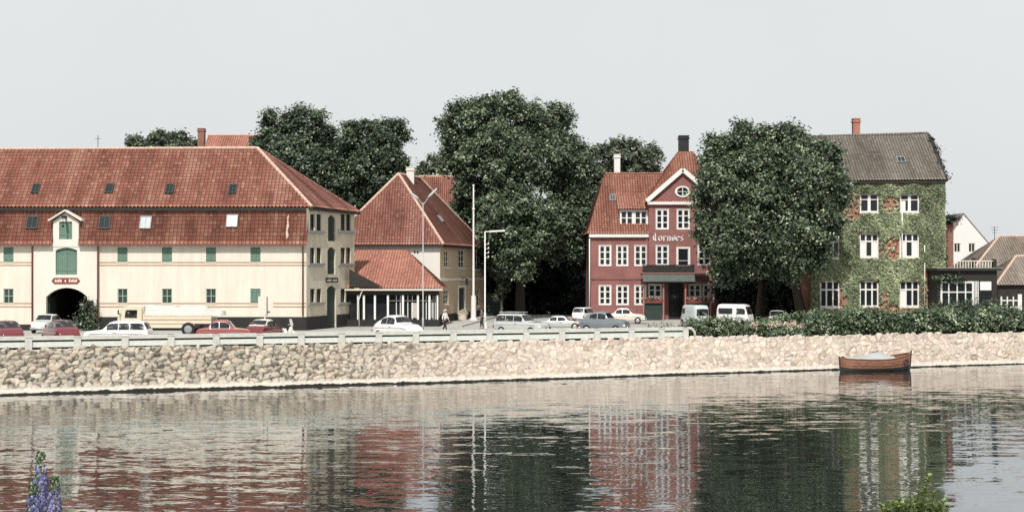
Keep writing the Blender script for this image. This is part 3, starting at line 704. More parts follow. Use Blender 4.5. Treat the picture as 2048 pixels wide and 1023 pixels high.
# ================================================================== the warehouse
def warehouse():
    fa = (ax(-270,117),117); fb = (-17.1,117); gb = (-14.2,126.8); Ff = Fr(fa,fb); Fg = Fr(fb,gb)
    W = thing('warehouse','long cream warehouse with a red tiled mansard roof and green shutters','warehouse',((fa[0]+fb[0])/2,122,0))
    EZ = 7.29
    rows = [(494,524),(577,606)]; cx_ = [-156,-70,17,245,334,422,511]
    holes = []; wins = []
    for c in cx_:
        for k,(y0,y1) in enumerate(rows):
            r = Ff.rect(c-10,c+10,y0,y1); holes.append(r); wins.append((c,k,r))
    u0,u1 = Ff.u(66),Ff.u(197)
    for q0,q1 in ((0,u0),(u1,Ff.L)): m_ = MB(); wall(m_,Ff,q0,q1,0,EZ,holes); m_.build('wall','cream',W)
    for c,k,r in wins:
        if k == 0 or c == 511: 
            o = shutter(W,Ff,r); 
        else: o = window(W,Ff,r,2,2,'pale_green','glass_green',.06,.05)
        q = MB(); q.obox(Ff,r[0]-.05,r[1]+.05,r[2]-.07,r[2]-.003,-.1,.05); q.build('sill','trim_cream',o)
    for z in (5.66,5.42,2.26,1.98):
        m_ = MB(); m_.obox(Ff,u1+.07,Ff.L-.02,z-.03,z+.03,-.01,.035); m_.obox(Ff,0,u0-.07,z-.03,z+.03,-.01,.035); m_.build('string_course','rust_line',W)
    for q0,q1,q2 in ((u1+.08,Ff.L,1.12),(0,u0-.2,.5)): m_ = MB(); m_.obox(Ff,q0,q1,0,q2,-.01,.05); m_.build('plinth','tar',W)
    # gateway bay
    g = Ff.rect(93,175,575,660); g = (g[0],g[1],-.02,g[3]); ld = Ff.rect(112,155,495,549); td = Ff.rect(119,145,430,478)
    bd = .10; m_ = MB(); wall(m_,Ff,u0,u1,-.02,EZ,[g,ld],.45,d=bd)
    for us in (u0,u1): m_.poly([Ff.p(us,0,bd),Ff.p(us,EZ,bd),Ff.p(us,EZ,0),Ff.p(us,0,0)])
    arch_fill(m_,Ff,g[0],g[1],g[3],.75,.45,d=bd); arch_fill(m_,Ff,ld[0],ld[1],ld[3],.22,.3,d=bd)
    t0,t1 = Ff.u(107),Ff.u(158); TZ = Ff.z(443,132)
    wall(m_,Ff,t0,t1,EZ,TZ,[td],.2,d=bd); m_.poly([Ff.p(t0,TZ,bd),Ff.p(t1,TZ,bd),Ff.p((t0+t1)/2,TZ+.75,bd)])
    for us in (t0,t1): m_.poly([Ff.p(us,EZ,bd),Ff.p(us,TZ,bd),Ff.p(us,TZ,-1.6),Ff.p(us,EZ,-1.6)])
    m_.build('gate_bay','cream_bay',W)
    shutter(W,Ff,(ld[0],ld[1],ld[2],ld[3]-.02),name='loading_door',d=-.12); shutter(W,Ff,td,name='loft_door',d=-.03)
    # dormer roof
    dr = MB(); ov = .33; ap = Vector(Ff.p((t0+t1)/2,TZ+.95,0))
    for s_,us in ((-1,t0-ov),(1,t1+ov)):
        a = Ff.p(us,TZ+.02,.45); b_ = Ff.p((t0+t1)/2,TZ+.86,.45); dr.prism([a,b_,b_-Ff.n*2.6,a-Ff.n*2.6] if s_>0 else [b_,a,a-Ff.n*2.6,b_-Ff.n*2.6],(0,0,.12))
    d_ = dr.build('dormer_roof','trim_cream',W,fixn=True)
    m_ = MB(); m_.obox(Ff,t0-.25,t1+.25,TZ+.2,10.3,-1.3,-.95); m_.build('dormer_back','tile_old',W)
    hb = MB(); c_ = (t0+t1)/2; hb.obox(Ff,c_-.09,c_+.09,TZ+.25,TZ+.45,-.5,1.0); hb.build('hoist_beam','dark_wood',W)
    hb = MB(); hb.bar(Ff.p(c_,TZ+.25,.85),Ff.p(c_,TZ-.35,.85),.03,6); hb.ball(Ff.p(c_,TZ-.4,.85),.11,8,6); hb.build('hoist_hook','black_iron',W)
    # gateway: dark passage with door leaves thrown open
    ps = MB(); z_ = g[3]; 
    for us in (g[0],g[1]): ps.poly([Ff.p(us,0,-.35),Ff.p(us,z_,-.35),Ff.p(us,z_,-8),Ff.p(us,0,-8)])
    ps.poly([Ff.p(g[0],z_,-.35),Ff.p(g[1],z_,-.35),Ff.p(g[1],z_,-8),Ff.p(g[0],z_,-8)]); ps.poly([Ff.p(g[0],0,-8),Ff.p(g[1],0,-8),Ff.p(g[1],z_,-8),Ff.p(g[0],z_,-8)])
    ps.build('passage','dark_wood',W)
    lf = MB(); lf.obox(Ff,g[0]+.03,g[0]+.12,0.05,z_-.7,-2.0,-.4); lf.build('gate_leaf','dark_green',W); lf = MB(); lf.obox(Ff,g[1]-.12,g[1]-.03,0.05,z_-.7,-2.0,-.4); lf.build('gate_leaf','dark_green',W)
    # painted name board above the gateway, lettering worn past reading
    s = Ff.rect(104,161,555,567); m_ = MB(); zc = (s[2]+s[3])/2; hh = (s[3]-s[2])/2
    m_.prism([Ff.p(s[0]+.22,s[2],bd+.006),Ff.p(s[1]-.22,s[2],bd+.006),Ff.p(s[1],zc,bd+.006),Ff.p(s[1]-.22,s[3],bd+.006),Ff.p(s[0]+.22,s[3],bd+.006),Ff.p(s[0],zc,bd+.006)],Ff.n*.05)
    sg = m_.build('sign','sign_red',W,fixn=True); l = MB(); u = s[0]+.30
    for w_ in [.14,.10,.12,.10,.14,-.2,.16,-.2,.16,.10,.12,.09,.13,.10]:
        if w_ > 0: l.obox(Ff,u,u+w_*.72,zc-hh*.45,zc+hh*random.choice((.3,.42,.6)),bd+.058,bd+.066); 
        u += abs(w_)*1.0
    l.build('lettering','trim_cream',sg)
    # downpipes and gutters
    for px in (66,197): u = Ff.u(px); pipe(W,[Ff.p(u,.2,.2),Ff.p(u,EZ-.3,.2),Ff.p(u,EZ-.02,.42)],.065)
    u = Ff.L-.28; pipe(W,[Ff.p(u,1.2,.14),Ff.p(u,EZ-.2,.14),Ff.p(u,EZ-.02,.38)],.06)
    # lower, steep slope of the mansard
    d0,zl,d1,zu = .38,7.15,-1.05,10.35
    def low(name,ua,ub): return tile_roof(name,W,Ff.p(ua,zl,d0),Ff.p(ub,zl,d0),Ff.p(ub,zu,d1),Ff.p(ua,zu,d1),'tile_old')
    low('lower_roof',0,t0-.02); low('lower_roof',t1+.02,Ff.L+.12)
    # side strip under the dormer
    gt = MB()
    for ua,ub in ((0,t0-.05),(t1+.05,Ff.L+.05)): gt.obox(Ff,ua,ub,zl-.12,zl+.0,d0-.02,d0+.12)
    gt.build('gutter','rust_pipe',W)
    m_ = MB(); m_.obox(Ff,0,Ff.L,EZ-.35,EZ-.1,.002,.14); m_.obox(Ff,0,t0-.3,EZ-.1,EZ-.0,.002,.24); m_.obox(Ff,t1+.3,Ff.L,EZ-.1,EZ,.002,.24); m_.build('cornice','cream_bay',W)
    sk = [(-62,'glass'),(62,'glass'),(207,'glass'),(289,'glass_sky'),(335,'glass'),(462,'blind')]
    sl_ = math.hypot(d0-d1,zu-zl)
    for px,gm in sk:
        if gm=='glass' and px==335: continue
        skylight(W,Ff.p(0,zl,d0),Ff.p(Ff.L,zl,d0),Ff.p(0,zu,d1),Ff.u(px)-.45,1.35 if gm!='blind' else 1.5,.95,1.15,gm,frame='dark_green' if gm=='glass' else 'lead')
    # pale mortared patch near the corner
    m_ = MB(); Us=Vector(Ff.e); A = Vector(Ff.p(0,zl,d0)); Vv = (Vector(Ff.p(0,zu,d1))-A).normalized(); nn_ = Us.cross(Vv)
    m_.path([A+Us*(Ff.u(574)+.06*math.sin(k*1.7))+Vv*(.45+.28*k)-nn_*.02 for k in range(9)],[.10,.20,.17,.13,.2,.14,.12,.15,.08],7); m_.build('mortar_patch','mortar',W,smooth=True)
    # upper slope
    eL = Vector((fa[0],117.55,10.25)); eR = Vector((-16.72,117.55,10.25)); RR_ = Vector((-22.1,122.1,15.55)); RL_ = Vector((fa[0],122.1,15.40)); eB = Vector((-13.75,127.3,10.2)); eBL = Vector((fa[0],127.3,10.2))
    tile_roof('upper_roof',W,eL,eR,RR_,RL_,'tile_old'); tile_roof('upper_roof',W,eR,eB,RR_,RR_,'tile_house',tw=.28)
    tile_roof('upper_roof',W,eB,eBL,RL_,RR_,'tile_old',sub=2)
    m_ = MB(); m_.obox(Fr((eL.x,eL.y),(eR.x+.1,eR.y)),0,(eR-eL).length+.1,9.98,10.22,-.35,.10); m_.build('gutter','dark_wood',W)
    m_ = MB(); Fh = Fr((eR.x,eR.y),(eB.x,eB.y)); m_.obox(Fh,.05,Fh.L,10.02,10.2,-.3,.06); m_.build('gutter','dark_wood',W)
    ridge('ridge_tiles',W,RL_,RR_,.15,'ridge_pale'); ridge('hip_tiles',W,eR,RR_,.17,'ridge_pale'); ridge('hip_tiles',W,eB,RR_,.13,'tile_house')
    for px in (-40,76,222,342,468):
        Y = 119.4; x = ax(px,Y); skylight(W,eL,eR,RL_,x-eL.x-.3,1.45+.1*math.sin(px),.66,1.05,'glass',frame='dark_green')
    m_ = MB(); p = Vector((ax(196,122.1),122.1,15.5)); m_.bar(p,p+Vector((0,0,1.2)),.03,6); m_.bar(p+Vector((-.25,0,.9)),p+Vector((.25,0,.9)),.02,5); m_.build('mast','black_iron',W)
    # gable
    gh = []; items = []
    for (y0,y1) in ((428,461),(495,526),(577,604)):
        for c in (625,638,686,697):
            r = Fg.rect(c-4.6,c+4.6,y0,y1); gh.append(r); items.append(('w',r))
    d1_ = Fg.rect(656,671,430,482); d2_ = Fg.rect(655,671,494,548); d3_ = Fg.rect(654,672,571,660); d3_=(d3_[0],d3_[1],.0,d3_[3])
    gh += [d1_,d2_,d3_]
    m_ = MB(); wall(m_,Fg,0,Fg.L,0,10.15,gh,.25)
    for r in (d1_,d2_,d3_): arch_fill(m_,Fg,r[0],r[1],r[3],.3,.25)
    m_.build('gable_wall','cream_gable',W)
    m_ = MB(); wall(m_,Fr(gb,(fa[0],126.8)),0,abs(fa[0]-gb[0]),0,10.15); wall(m_,Fr((fa[0],126.8),fa),0,9.8,0,10.15); m_.build('back_wall','cream_gable',W)
    for _,r in items: window(W,Fg,r,1,2,'dark_green','glass',.05,.04,d=-.14)
    for (y0,y1) in ((461,465),(526,530),(604,609)):
        for c in (631.5,691.5):
            r = Fg.rect(c-16,c+16,y0,y1); m_ = MB(); m_.obox(Fg,r[0],r[1],r[3]-.2,r[3]-.01,.0,.16); m_.build('sill','lead',W)
    for nm,r in (('loft_door',d1_),('loading_door',d2_),('door',d3_)): shutter(W,Fg,(r[0],r[1],r[2],r[3]-.02),'dark_green',nm,d=-.14)
    for q0,q1 in ((0,d3_[0]-.1),(d3_[1]+.1,Fg.L)): m_ = MB(); m_.obox(Fg,q0,q1,0,1.12,0,.06); m_.build('plinth','tar',W)
    s = Fg.rect(651,675,555,564); m_ = MB(); m_.obox(Fg,s[0],s[1],s[2],s[3],.01,.07); sg = m_.build('sign','dark_wood',W); l = MB(); n = 9
    for k in range(n):
        if k == 4: continue
        u = s[0]+.18+(s[1]-s[0]-.36)*k/n; l.obox(Fg,u,u+.15,s[2]+.1,s[2]+random.choice((.26,.30,.22)),.072,.08)
    l.build('lettering','trim_cream',sg)
warehouse()

# ================================================================== house beside the flagpole, with its porch
def corner_house():
    fa = (ax(662,134),134); fb = (-6.86,134); sb = (-3.0,151.0)
    w_ = Vector((fb[0]-fa[0],0)); bl = (sb[0]-10.3,151.0)
    Ff = Fr(fa,fb); Fs = Fr(fb,sb)
    H = thing('corner_house','pale house with a steep hipped red roof and a low glazed porch in front','house',(-11,140,0))
    EZ = 7.45
    m_ = MB(); vents = [Ff.rect(828,831,502,507),Ff.rect(834,837,502,507)]
    wall(m_,Ff,0,Ff.L,0,EZ,vents,.1); m_.build('front_wall','white_wall',H)
    wr = [Fs.rect(888,897,501,534),Fs.rect(917,929,499,535),Fs.rect(950,960,500,538),Fs.rect(887,897,579,608),Fs.rect(949,959,578,612)]
    dr = Fs.rect(917,929,575,630); dr = (dr[0],dr[1],.15,dr[3])
    m_ = MB(); wall(m_,Fs,0,Fs.L,0,EZ,wr+[dr],.15); m_.build('side_wall','tan_wall',H)
    m_ = MB(); Fb = Fr(sb,bl); wall(m_,Fb,0,Fb.L,0,EZ); Fl = Fr(bl,fa); wall(m_,Fl,0,Fl.L,0,EZ); m_.build('back_wall','white_wall',H)
    for r in wr: window(H,Fs,r,2,3,'trim_cream','glass_green',.09,.06,sill='trim_white')
    shutter(H,Fs,dr,'dark_green','door',d=-.1)
    m_ = MB(); m_.obox(Fs,dr[0]-.3,dr[0]-.01,.15,dr[3]+.25,0,.06); m_.obox(Fs,dr[1]+.01,dr[1]+.3,.15,dr[3]+.25,0,.06); m_.obox(Fs,dr[0]-.01,dr[1]+.01,dr[3]+.003,dr[3]+.25,0,.06); m_.build('door_frame','trim_white',H)
    z = Fs.z(558,920); m_ = MB(); m_.obox(Fs,0,Fs.L,z-.14,z+.14,0,.07); m_.build('string_course','trim_cream',H)
    for q0,q1 in ((0,dr[0]-.32),(dr[1]+.32,Fs.L)): m_ = MB(); m_.obox(Fs,q0,q1,0,.75,0,.05); m_.build('plinth','tar',H)
    m_ = MB(); u = dr[0]+1.0; lz = Fs.z(555,922); m_.bar(Fs.p(u,lz,.05),Fs.p(u,lz-.1,.6),.03,6); m_.bar(Fs.p(u,lz-.1,.6),Fs.p(u,lz-.7,.6),.12,8,.16); m_.build('lantern','black_iron',H)
    pipe(H,[Fs.p(Fs.L-.2,.3,.12),Fs.p(Fs.L-.2,EZ-.2,.12)],.06,'lead')
    o = .35; A = Vector((fa[0]-o,134-o,7.42)); B = Vector((-6.86+o,134-o,7.42)); D = Vector((-3+o,151+o,7.42)); E = Vector((bl[0]-o,151+o,7.42))
    r1 = at(797,348,139.2); r2 = at(840,353,145.2); r2.z = r1.z
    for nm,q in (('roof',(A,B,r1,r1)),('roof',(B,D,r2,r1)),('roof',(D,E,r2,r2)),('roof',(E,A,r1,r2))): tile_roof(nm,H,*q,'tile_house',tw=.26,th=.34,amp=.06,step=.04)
    ridge('hip_tiles',H,A,r1,.16); ridge('hip_tiles',H,B,r1,.16); ridge('hip_tiles',H,D,r2,.14); ridge('ridge_tiles',H,r1,r2,.14)
    m_ = MB(); m_.obox(Ff,-.2,Ff.L+.3,7.2,7.4,0,.42); m_.obox(Fs,.5,Fs.L+.2,7.2,7.4,0,.42); m_.build('gutter','dark_wood',H)
    c = at(821,352,141.3); chimney(H,(c.x,c.y,c.z-1.1),.75,.9,1.9,'white_wall')
    skylight(H,B,D,r1,6.2,3.0,.6,.8,'glass_green')
    # lean-to porch
    pa = (ax(690,125.2),125.2); pb = (ax(878,125.2),125.2); Fp = Fr(pa,pb); pz = 3.36
    e0 = Vector((pa[0],124.75,pz)); e1 = Vector((pb[0]+.35,124.75,pz)); t1 = Vector((ax(812,133.9),133.9,6.95)); t0 = Vector((pa[0],133.9,6.95)); e2 = Vector((pb[0]+.35,133.95,pz))
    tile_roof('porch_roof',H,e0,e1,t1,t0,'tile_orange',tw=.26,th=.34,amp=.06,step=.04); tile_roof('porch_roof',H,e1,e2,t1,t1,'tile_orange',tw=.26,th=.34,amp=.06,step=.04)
    m_ = MB(); m_.obox(Fp,0,Fp.L+.35,pz-.16,pz-.02,.2,.52); m_.build('porch_gutter','trim_cream',H)
    m_ = MB(); m_.obox(Fp,0,Fp.L,pz-.55,pz-.17,-.1,.1); m_.build('porch_beam','dark_wood',H)
    pl = MB(); pl.obox(Fp,0,Fp.L,0,.62,-.2,.12); pl.obox(Fr(pb,(pb[0],134)),0,8.8,0,.62,-.2,.08); pl.build('porch_plinth','tar',H)
    for px in (716,728,750,776,806,836,859,875):
        u = Fp.u(px); w2 = .09 if px not in (716,875) else .07; m_ = MB(); m_.obox(Fp,u-w2,u+w2,.62,pz-.56,-.06,.1); m_.build('porch_post','trim_white',H)
    g = MB(); g.obox(Fp,.1,Fp.L-.1,.62,pz-.56,-.5,-.45); g.obox(Fr(pb,(pb[0],134)),.1,8.6,.62,pz-.3,-.5,-.45); g.build('porch_glazing','glass',H)
    g = MB()
    for px in (792,800,815,824,846,852,866,870): u = Fp.u(px); g.obox(Fp,u-.035,u+.035,.62,pz-.6,-.44,-.38)
    for a,b_ in ((776,806),(806,836),(840,875)): g.obox(Fp,Fp.u(a),Fp.u(b_),2.25,2.31,-.44,-.38)
    g.build('glazing_bars','trim_white',H)
    for q0,q1,q2 in ((822,834,2.1),(862,868,2.4)): g = MB(); g.obox(Fp,Fp.u(q0),Fp.u(q1),.75,q2,-.445,-.40); g.build('curtain','curtain',H)
    m_ = MB(); m_.prism([Fp.p(Fp.u(700),Fp.z(538,706),.62),Fp.p(Fp.u(766),Fp.z(573,766),.62),Fp.p(Fp.u(700),Fp.z(573,766),.62)],-Fp.n*.25); m_.build('dark_triangle','dark_wood',H,fixn=True)  # dark triangular slab across the lower left of the porch roof
    pipe(H,[Fp.p(Fp.u(719),.05,.22),Fp.p(Fp.u(717.5),2.3,.22),Fp.p(Fp.u(723),2.95,.3),Fp.p(Fp.u(726),3.2,.4)],.06,'trim_white')
corner_house()

# ================================================================== roofs that show between the trees
def back_house(name,label,px0,px1,pyr,pye,Y,mat,wallm,depth=9,hipL=0,hipR=0,chim=None,group=None,vergeL=False):
    s = Y/FP; x0,x1 = ax(px0,Y),ax(px1,Y); ez = az(pye,Y); rz = az(pyr,Y+depth/2)
    h = thing(name,label,'house',((x0+x1)/2,Y+depth/2,0),0,group)
    fr = [(x0,Y),(x1,Y),(x1,Y+depth),(x0,Y+depth)]; m_ = MB()
    for i in range(4): F = Fr(fr[i],fr[(i+1)%4]); wall(m_,F,0,F.L,0,ez)
    if not hipL: m_.poly([(x0,Y,ez),(x0,Y+depth,ez),(x0,Y+depth/2,rz-.05)])
    if not hipR: m_.poly([(x1,Y,ez),(x1,Y+depth,ez),(x1,Y+depth/2,rz-.05)])
    m_.build('wall',wallm,h)
    o = .3; e = [Vector((x0-o,Y-o,ez-.1)),Vector((x1+o,Y-o,ez-.1)),Vector((x1+o,Y+depth+o,ez-.1)),Vector((x0-o,Y+depth+o,ez-.1))]
    a = Vector((x0-o+hipL,Y+depth/2,rz)); b_ = Vector((x1+o-hipR,Y+depth/2,rz))
    kw = dict(tw=.28,th=.36,amp=.06,step=.04)
    tile_roof('roof',h,e[0],e[1],b_,a,mat,**kw); tile_roof('roof',h,e[2],e[3],a,b_,mat,**kw)
    if hipL: tile_roof('roof',h,e[3],e[0],a,a,mat,**kw); ridge('hip_tiles',h,e[0],a,.15)
    if hipR: tile_roof('roof',h,e[1],e[2],b_,b_,mat,**kw); ridge('hip_tiles',h,e[1],b_,.15)
    ridge('ridge_tiles',h,a,b_,.14)
    return h,Fr(fr[0],fr[1]),a,b_,e
h,F,a,b_,e = back_house('tall_house','red roof with a dark chimney rising behind the warehouse ridge',404,520,271,330,158,'tile_orange','white_wall',9)
c = at(405,300,162.5); chimney(h,(c.x-.1,c.y,c.z-1.5),.75,.8,3.9,'brick_old')
h,F,a,b_,e = back_house('rear_house','red roof partly hidden by the big tree behind the flagpole house',838,905,353,440,172,'tile_house','white_wall',9)

# ================================================================== the violet hotel
def blackletter(parent, F, u, z, h, d, mat):
    L = {'T':([[(-.02,1.40),(.3,1.54),(.62,1.42),(.98,1.62)],[(.50,1.45),(.46,.22),(.66,.0),(.86,.14)],[(.20,1.15),(.04,.80),(.10,.35),(.30,.12)]],1.12),
     'o':([[(.3,1),(0,.75),(0,.22),(.3,0),(.6,.25),(.6,.8),(.3,1)]],.85),'r':([[(.02,.95),(.1,.85),(.1,.0)],[(.12,.78),(.36,1.02),(.56,.80)]],.76),
     'n':([[(.02,.95),(.1,.85),(.1,.0)],[(.1,.78),(.35,1),(.55,.82),(.55,.0)]],.92),'ø':([[(.3,1),(0,.75),(0,.22),(.3,0),(.6,.25),(.6,.8),(.3,1)],[(.02,-.08),(.6,1.1)]],.85),
     'e':([[(.04,.5),(.52,.62),(.5,.85),(.27,1),(0,.75),(0,.22),(.3,0),(.55,.18)]],.78),'s':([[(.5,.9),(.25,1),(.02,.76),(.48,.36),(.3,0),(.0,.12)]],.7)}
    m_ = MB(); w = .15
    for ch in 'Tornøes':
        st,ad = L[ch]
        for s in st:
            for (a,b_),(c,e) in zip(s[:-1],s[1:]):
                P = [(a-w*.7,b_-w*.35),(a+w*.7,b_+w*.35),(c+w*.7,e+w*.35),(c-w*.7,e-w*.35)]
                m_.prism([F.p(u+x*h,z+y*h,d) for x,y in P],F.n*.05)
        u += ad*h*1.06
    return m_.build('lettering',mat,parent,fixn=True)
def hotel():
    Y = 140; xa,xb,xc = ax(1182,Y),ax(1297,Y),ax(1433,Y); Fl = Fr((xa,Y),(xb,Y)); Fm = Fr((xb,Y-.4),(xc,Y-.4))
    H = thing('hotel','violet brick hotel with white windows, a pediment and blackletter lettering','hotel',((xa+xc)/2,Y+5,0))
    e1 = Fl.z(467,1240); e2 = Fm.z(408,1360)
    w1 = [Fl.rect(a,b_,490,531) for a,b_ in ((1198,1222),(1233,1256),(1269,1294))]; w2 = [Fl.rect(a,b_,570,609) for a,b_ in ((1198,1222),(1233,1257),(1269,1292))]
    m_ = MB(); wall(m_,Fl,0,Fl.L,0,e1,w1+w2); Fw = Fr((xa,Y+10),(xa,Y)); wall(m_,Fw,0,10,0,e1)
    m_.build('wall','brick_violet',H)
    for r in w1+w2: window(H,Fl,r,2,3,fw=.14,bw=.10,wide=.2,d=-.05,casing=.04)
    m1 = [Fm.rect(1312,1337,418,458),Fm.rect(1354,1379,418,458),Fm.rect(1396,1421,418,458)]; m2 = [Fm.rect(1312,1337,490,530),Fm.rect(1396,1421,490,530)]
    dd = Fm.rect(1356,1377,497,531); gd = Fm.rect(1337,1367,566,640); gw = [Fm.rect(1297,1323,568,604),Fm.rect(1378,1402,568,604),Fm.rect(1406,1428,568,604)]; gd = (gd[0],gd[1],.14,gd[3])
    m_ = MB(); wall(m_,Fm,0,Fm.L,0,e2,m1+m2+[dd,gd]+gw)
    ap = Fm.p(Fm.u(1365),Fm.z(342,1365)); m_.poly([Fm.p(0,e2),Fm.p(Fm.L,e2),ap])
    m_.poly([Fm.p(0,0,0),Fm.p(0,e2,0),Fm.p(0,e2,-9),Fm.p(0,0,-9)]); m_.poly([Fm.p(Fm.L,0,0),Fm.p(Fm.L,0,-9),Fm.p(Fm.L,e2,-9),Fm.p(Fm.L,e2,0)]); m_.poly([Fm.p(0,0,-9),Fm.p(Fm.L,0,-9),Fm.p(Fm.L,e2,-9),Fm.p(0,e2,-9)])
    m_.build('front_wall','brick_violet',H)
    for r in m1+m2+gw: window(H,Fm,r,2,3,fw=.14,bw=.10,wide=.2,d=-.05,casing=.04)
    window(H,Fm,dd,1,2,fw=.05,d=-.07,casing=.17,zbar=[.3],name='balcony_door'); window(H,Fm,gd,2,1,'dark_wood','glass',.1,.06,d=-.12,name='door')
    # cornices and pediment
    m_ = MB(); m_.obox(Fl,-.2,Fl.L-.02,e1-.36,e1+.02,.003,.3); m_.build('cornice','trim_white',H)
    m_ = MB(); zb = Fl.z(557,1240); m_.obox(Fl,0,Fl.L-.02,zb-.07,zb+.07,.003,.07); m_.build('string_course','brick_old',H)
    ez = e2; m_ = MB(); m_.obox(Fm,-.15,Fm.L+.15,ez-.05,ez+.22,.003,.28); pL,pR = Fm.p(-.25,ez+.28,.2),Fm.p(Fm.L+.25,ez+.28,.2); pt = ap+Fm.n*.2+Vector((0,0,.12))
    m_.beam(pL,pt,.42,.30,up=Fm.n); m_.beam(pt,pR,.42,.30,up=Fm.n); m_.build('pediment','trim_white',H)
    oc = Fm.p(Fm.u(1365),Fm.z(383,1365),.02); m_ = MB(); n=20
    P = [[oc+Fm.e*(k*.42*math.cos(2*math.pi*i/n)*1.35)+Vector((0,0,k*.42*math.sin(2*math.pi*i/n)))+Fm.n*dz for i in range(n)] for k,dz in ((1.35,.0),(1.35,.07),(1.0,.07),(1.0,.0))]
    m_.add(sum(P,[]),[[a*n+i,a*n+(i+1)%n,(a+1)*n+(i+1)%n,(a+1)*n+i] for a in range(3) for i in range(n)])
    m_.beam(oc-Fm.e*.57+Fm.n*.035,oc+Fm.e*.57+Fm.n*.035,.06,.05); m_.beam(oc+Vector((0,0,-.4))+Fm.n*.035,oc+Vector((0,0,.4))+Fm.n*.035,.07,.05,up=Fm.n)
    ow = m_.build('oval_window','trim_white',H,fixn=True); m_ = MB(); m_.poly([oc+Fm.e*(.42*1.36*math.cos(2*math.pi*i/n))+Vector((0,0,.425*math.sin(2*math.pi*i/n)))+Fm.n*.01 for i in range(n)]); m_.build('pane','glass',ow)
    z0 = Fm.z(481.5,1340); blackletter(H,Fm,Fm.u(1306),z0,.49,.012,'trim_white')
    # roofs
    kw = dict(tw=.26,th=.34,amp=.06,step=.04); o=.35
    A = Vector((xa-o,Y-o,e1)); B = Vector((xb+.05,Y-o,e1)); rl = at(1210,348,145); rr = Vector((xb+4.0,145,rl.z)); Bk = Vector((xa-o,150.3,e1)); Bk2 = Vector((xb+4,150.3,e1))
    # the slope is broken by the dormer: left of it, above it, below it
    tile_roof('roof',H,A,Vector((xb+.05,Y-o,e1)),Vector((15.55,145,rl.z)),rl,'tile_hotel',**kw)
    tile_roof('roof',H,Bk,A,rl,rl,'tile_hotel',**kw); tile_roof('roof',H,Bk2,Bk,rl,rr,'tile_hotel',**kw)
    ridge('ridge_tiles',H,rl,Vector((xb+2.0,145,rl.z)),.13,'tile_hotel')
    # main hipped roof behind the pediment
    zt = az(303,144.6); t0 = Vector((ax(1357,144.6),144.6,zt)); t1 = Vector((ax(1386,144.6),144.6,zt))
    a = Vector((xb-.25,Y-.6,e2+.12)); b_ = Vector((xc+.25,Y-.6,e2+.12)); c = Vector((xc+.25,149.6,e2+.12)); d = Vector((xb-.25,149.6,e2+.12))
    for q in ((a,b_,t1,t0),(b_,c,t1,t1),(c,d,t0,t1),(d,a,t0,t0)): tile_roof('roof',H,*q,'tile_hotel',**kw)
    m_ = MB(); F1 = Fm; zz = ap.z+.05
    bkp = Vector((ap.x,Y+2.6,zz)); 
    m_.prism([Fm.p(-.2,ez+.3,.1),ap+Fm.n*.1+Vector((0,0,.1)),bkp],(0,0,.08)); m_.prism([ap+Fm.n*.1+Vector((0,0,.1)),Fm.p(Fm.L+.2,ez+.3,.1),bkp],(0,0,.08)); m_.build('pediment_roof','tile_hotel',H,fixn=True)
    # dormer with two white casements
    Fd = Fr((ax(1239,Y+1.0),Y+1.0-.55),(ax(1296,Y+1.0),Y+1.0-.55)); dz0,dz1 = Fd.z(453,1267),Fd.z(419,1267)
    dw = [Fd.rect(1241,1266,421,450),Fd.rect(1269,1294,421,450)]; m_ = MB(); wall(m_,Fd,0,Fd.L,dz0-.3,dz1,dw,.1)
    for us in (0,Fd.L): m_.poly([Fd.p(us,dz0-.3,0),Fd.p(us,dz1,0),Fd.p(us,dz1,-2.5),Fd.p(us,dz0-.3,-2.5)])
    dm = m_.build('dormer','trim_white',H)
    for r in dw: window(H,Fd,r,2,2,fw=.12,bw=.09,wide=.16,d=-.03)
    tile_roof('dormer_roof',H,Fd.p(-.2,dz1+.02,.35),Fd.p(Fd.L+.05,dz1+.02,.35),Fd.p(Fd.L+.05,dz1+1.9,-2.9),Fd.p(-.2,dz1+1.9,-2.9),'tile_hotel',**kw)
    skylight(H,A,B,Vector((A.x,145,rl.z)),ax(1226,142)-A.x-.3,4.3,.6,.9,'glass_green')
    c = at(1234,347,145.6); chimney(H,(c.x,c.y,c.z-1.2),.62,.62,3.1,'pale_wall'); c = at(1367,303,146); chimney(H,(c.x,c.y,c.z-1.0),1.0,1.0,2.55,'black_iron')
    pipe(H,[(xa-.15,Y-.15,.2),(xa-.15,Y-.15,e1-.5)],.06,'trim_white'); pipe(H,[Fl.p(Fl.L-.15,.3,.12),Fl.p(Fl.L-.15,e1-.5,.12)],.05,'brick_old')
    # entrance porch
    Fp = Fr((ax(1285,137.4),137.4),(ax(1424,137.4),137.4)); z0,z1 = Fp.z(562,1340),Fp.z(546,1340); zt_ = Fp.z(531,1340)
    u1 = Fp.u(1389); m_ = MB(); m_.obox(Fp,0,u1,z1,zt_,-.06,.0); 
    for k in range(14): u = u1*(k+.5)/14; m_.obox(Fp,u-.03,u+.03,z1,zt_+.02,.002,.05)
    m_.build('balcony_front','dark_wood',H); m_ = MB(); m_.obox(Fp,0,u1,z1-.03,z1+.05,.055,.09); m_.build('awning_trim','post_pink',H); m_ = MB(); m_.obox(Fp,-.02,u1+.02,zt_+.02,zt_+.1,-.1,.08); m_.build('balcony_rail','dark_wood',H)
    m_ = MB(); m_.prism([Fp.p(0,z1,-.05),Fp.p(u1,z1,-.05),Fp.p(u1,z0,.55),Fp.p(0,z0,.55)],(0,0,-.05)); m_.build('awning','slate_green',H,fixn=True)
    m_ = MB(); m_.obox(Fp,0,Fp.L,z1-.2,z1-.02,-2.1,-.05); m_.obox(Fp,0,Fp.L,z0-.18,z0-.04,-.12,.0); m_.build('porch_roof','dark_wood',H)
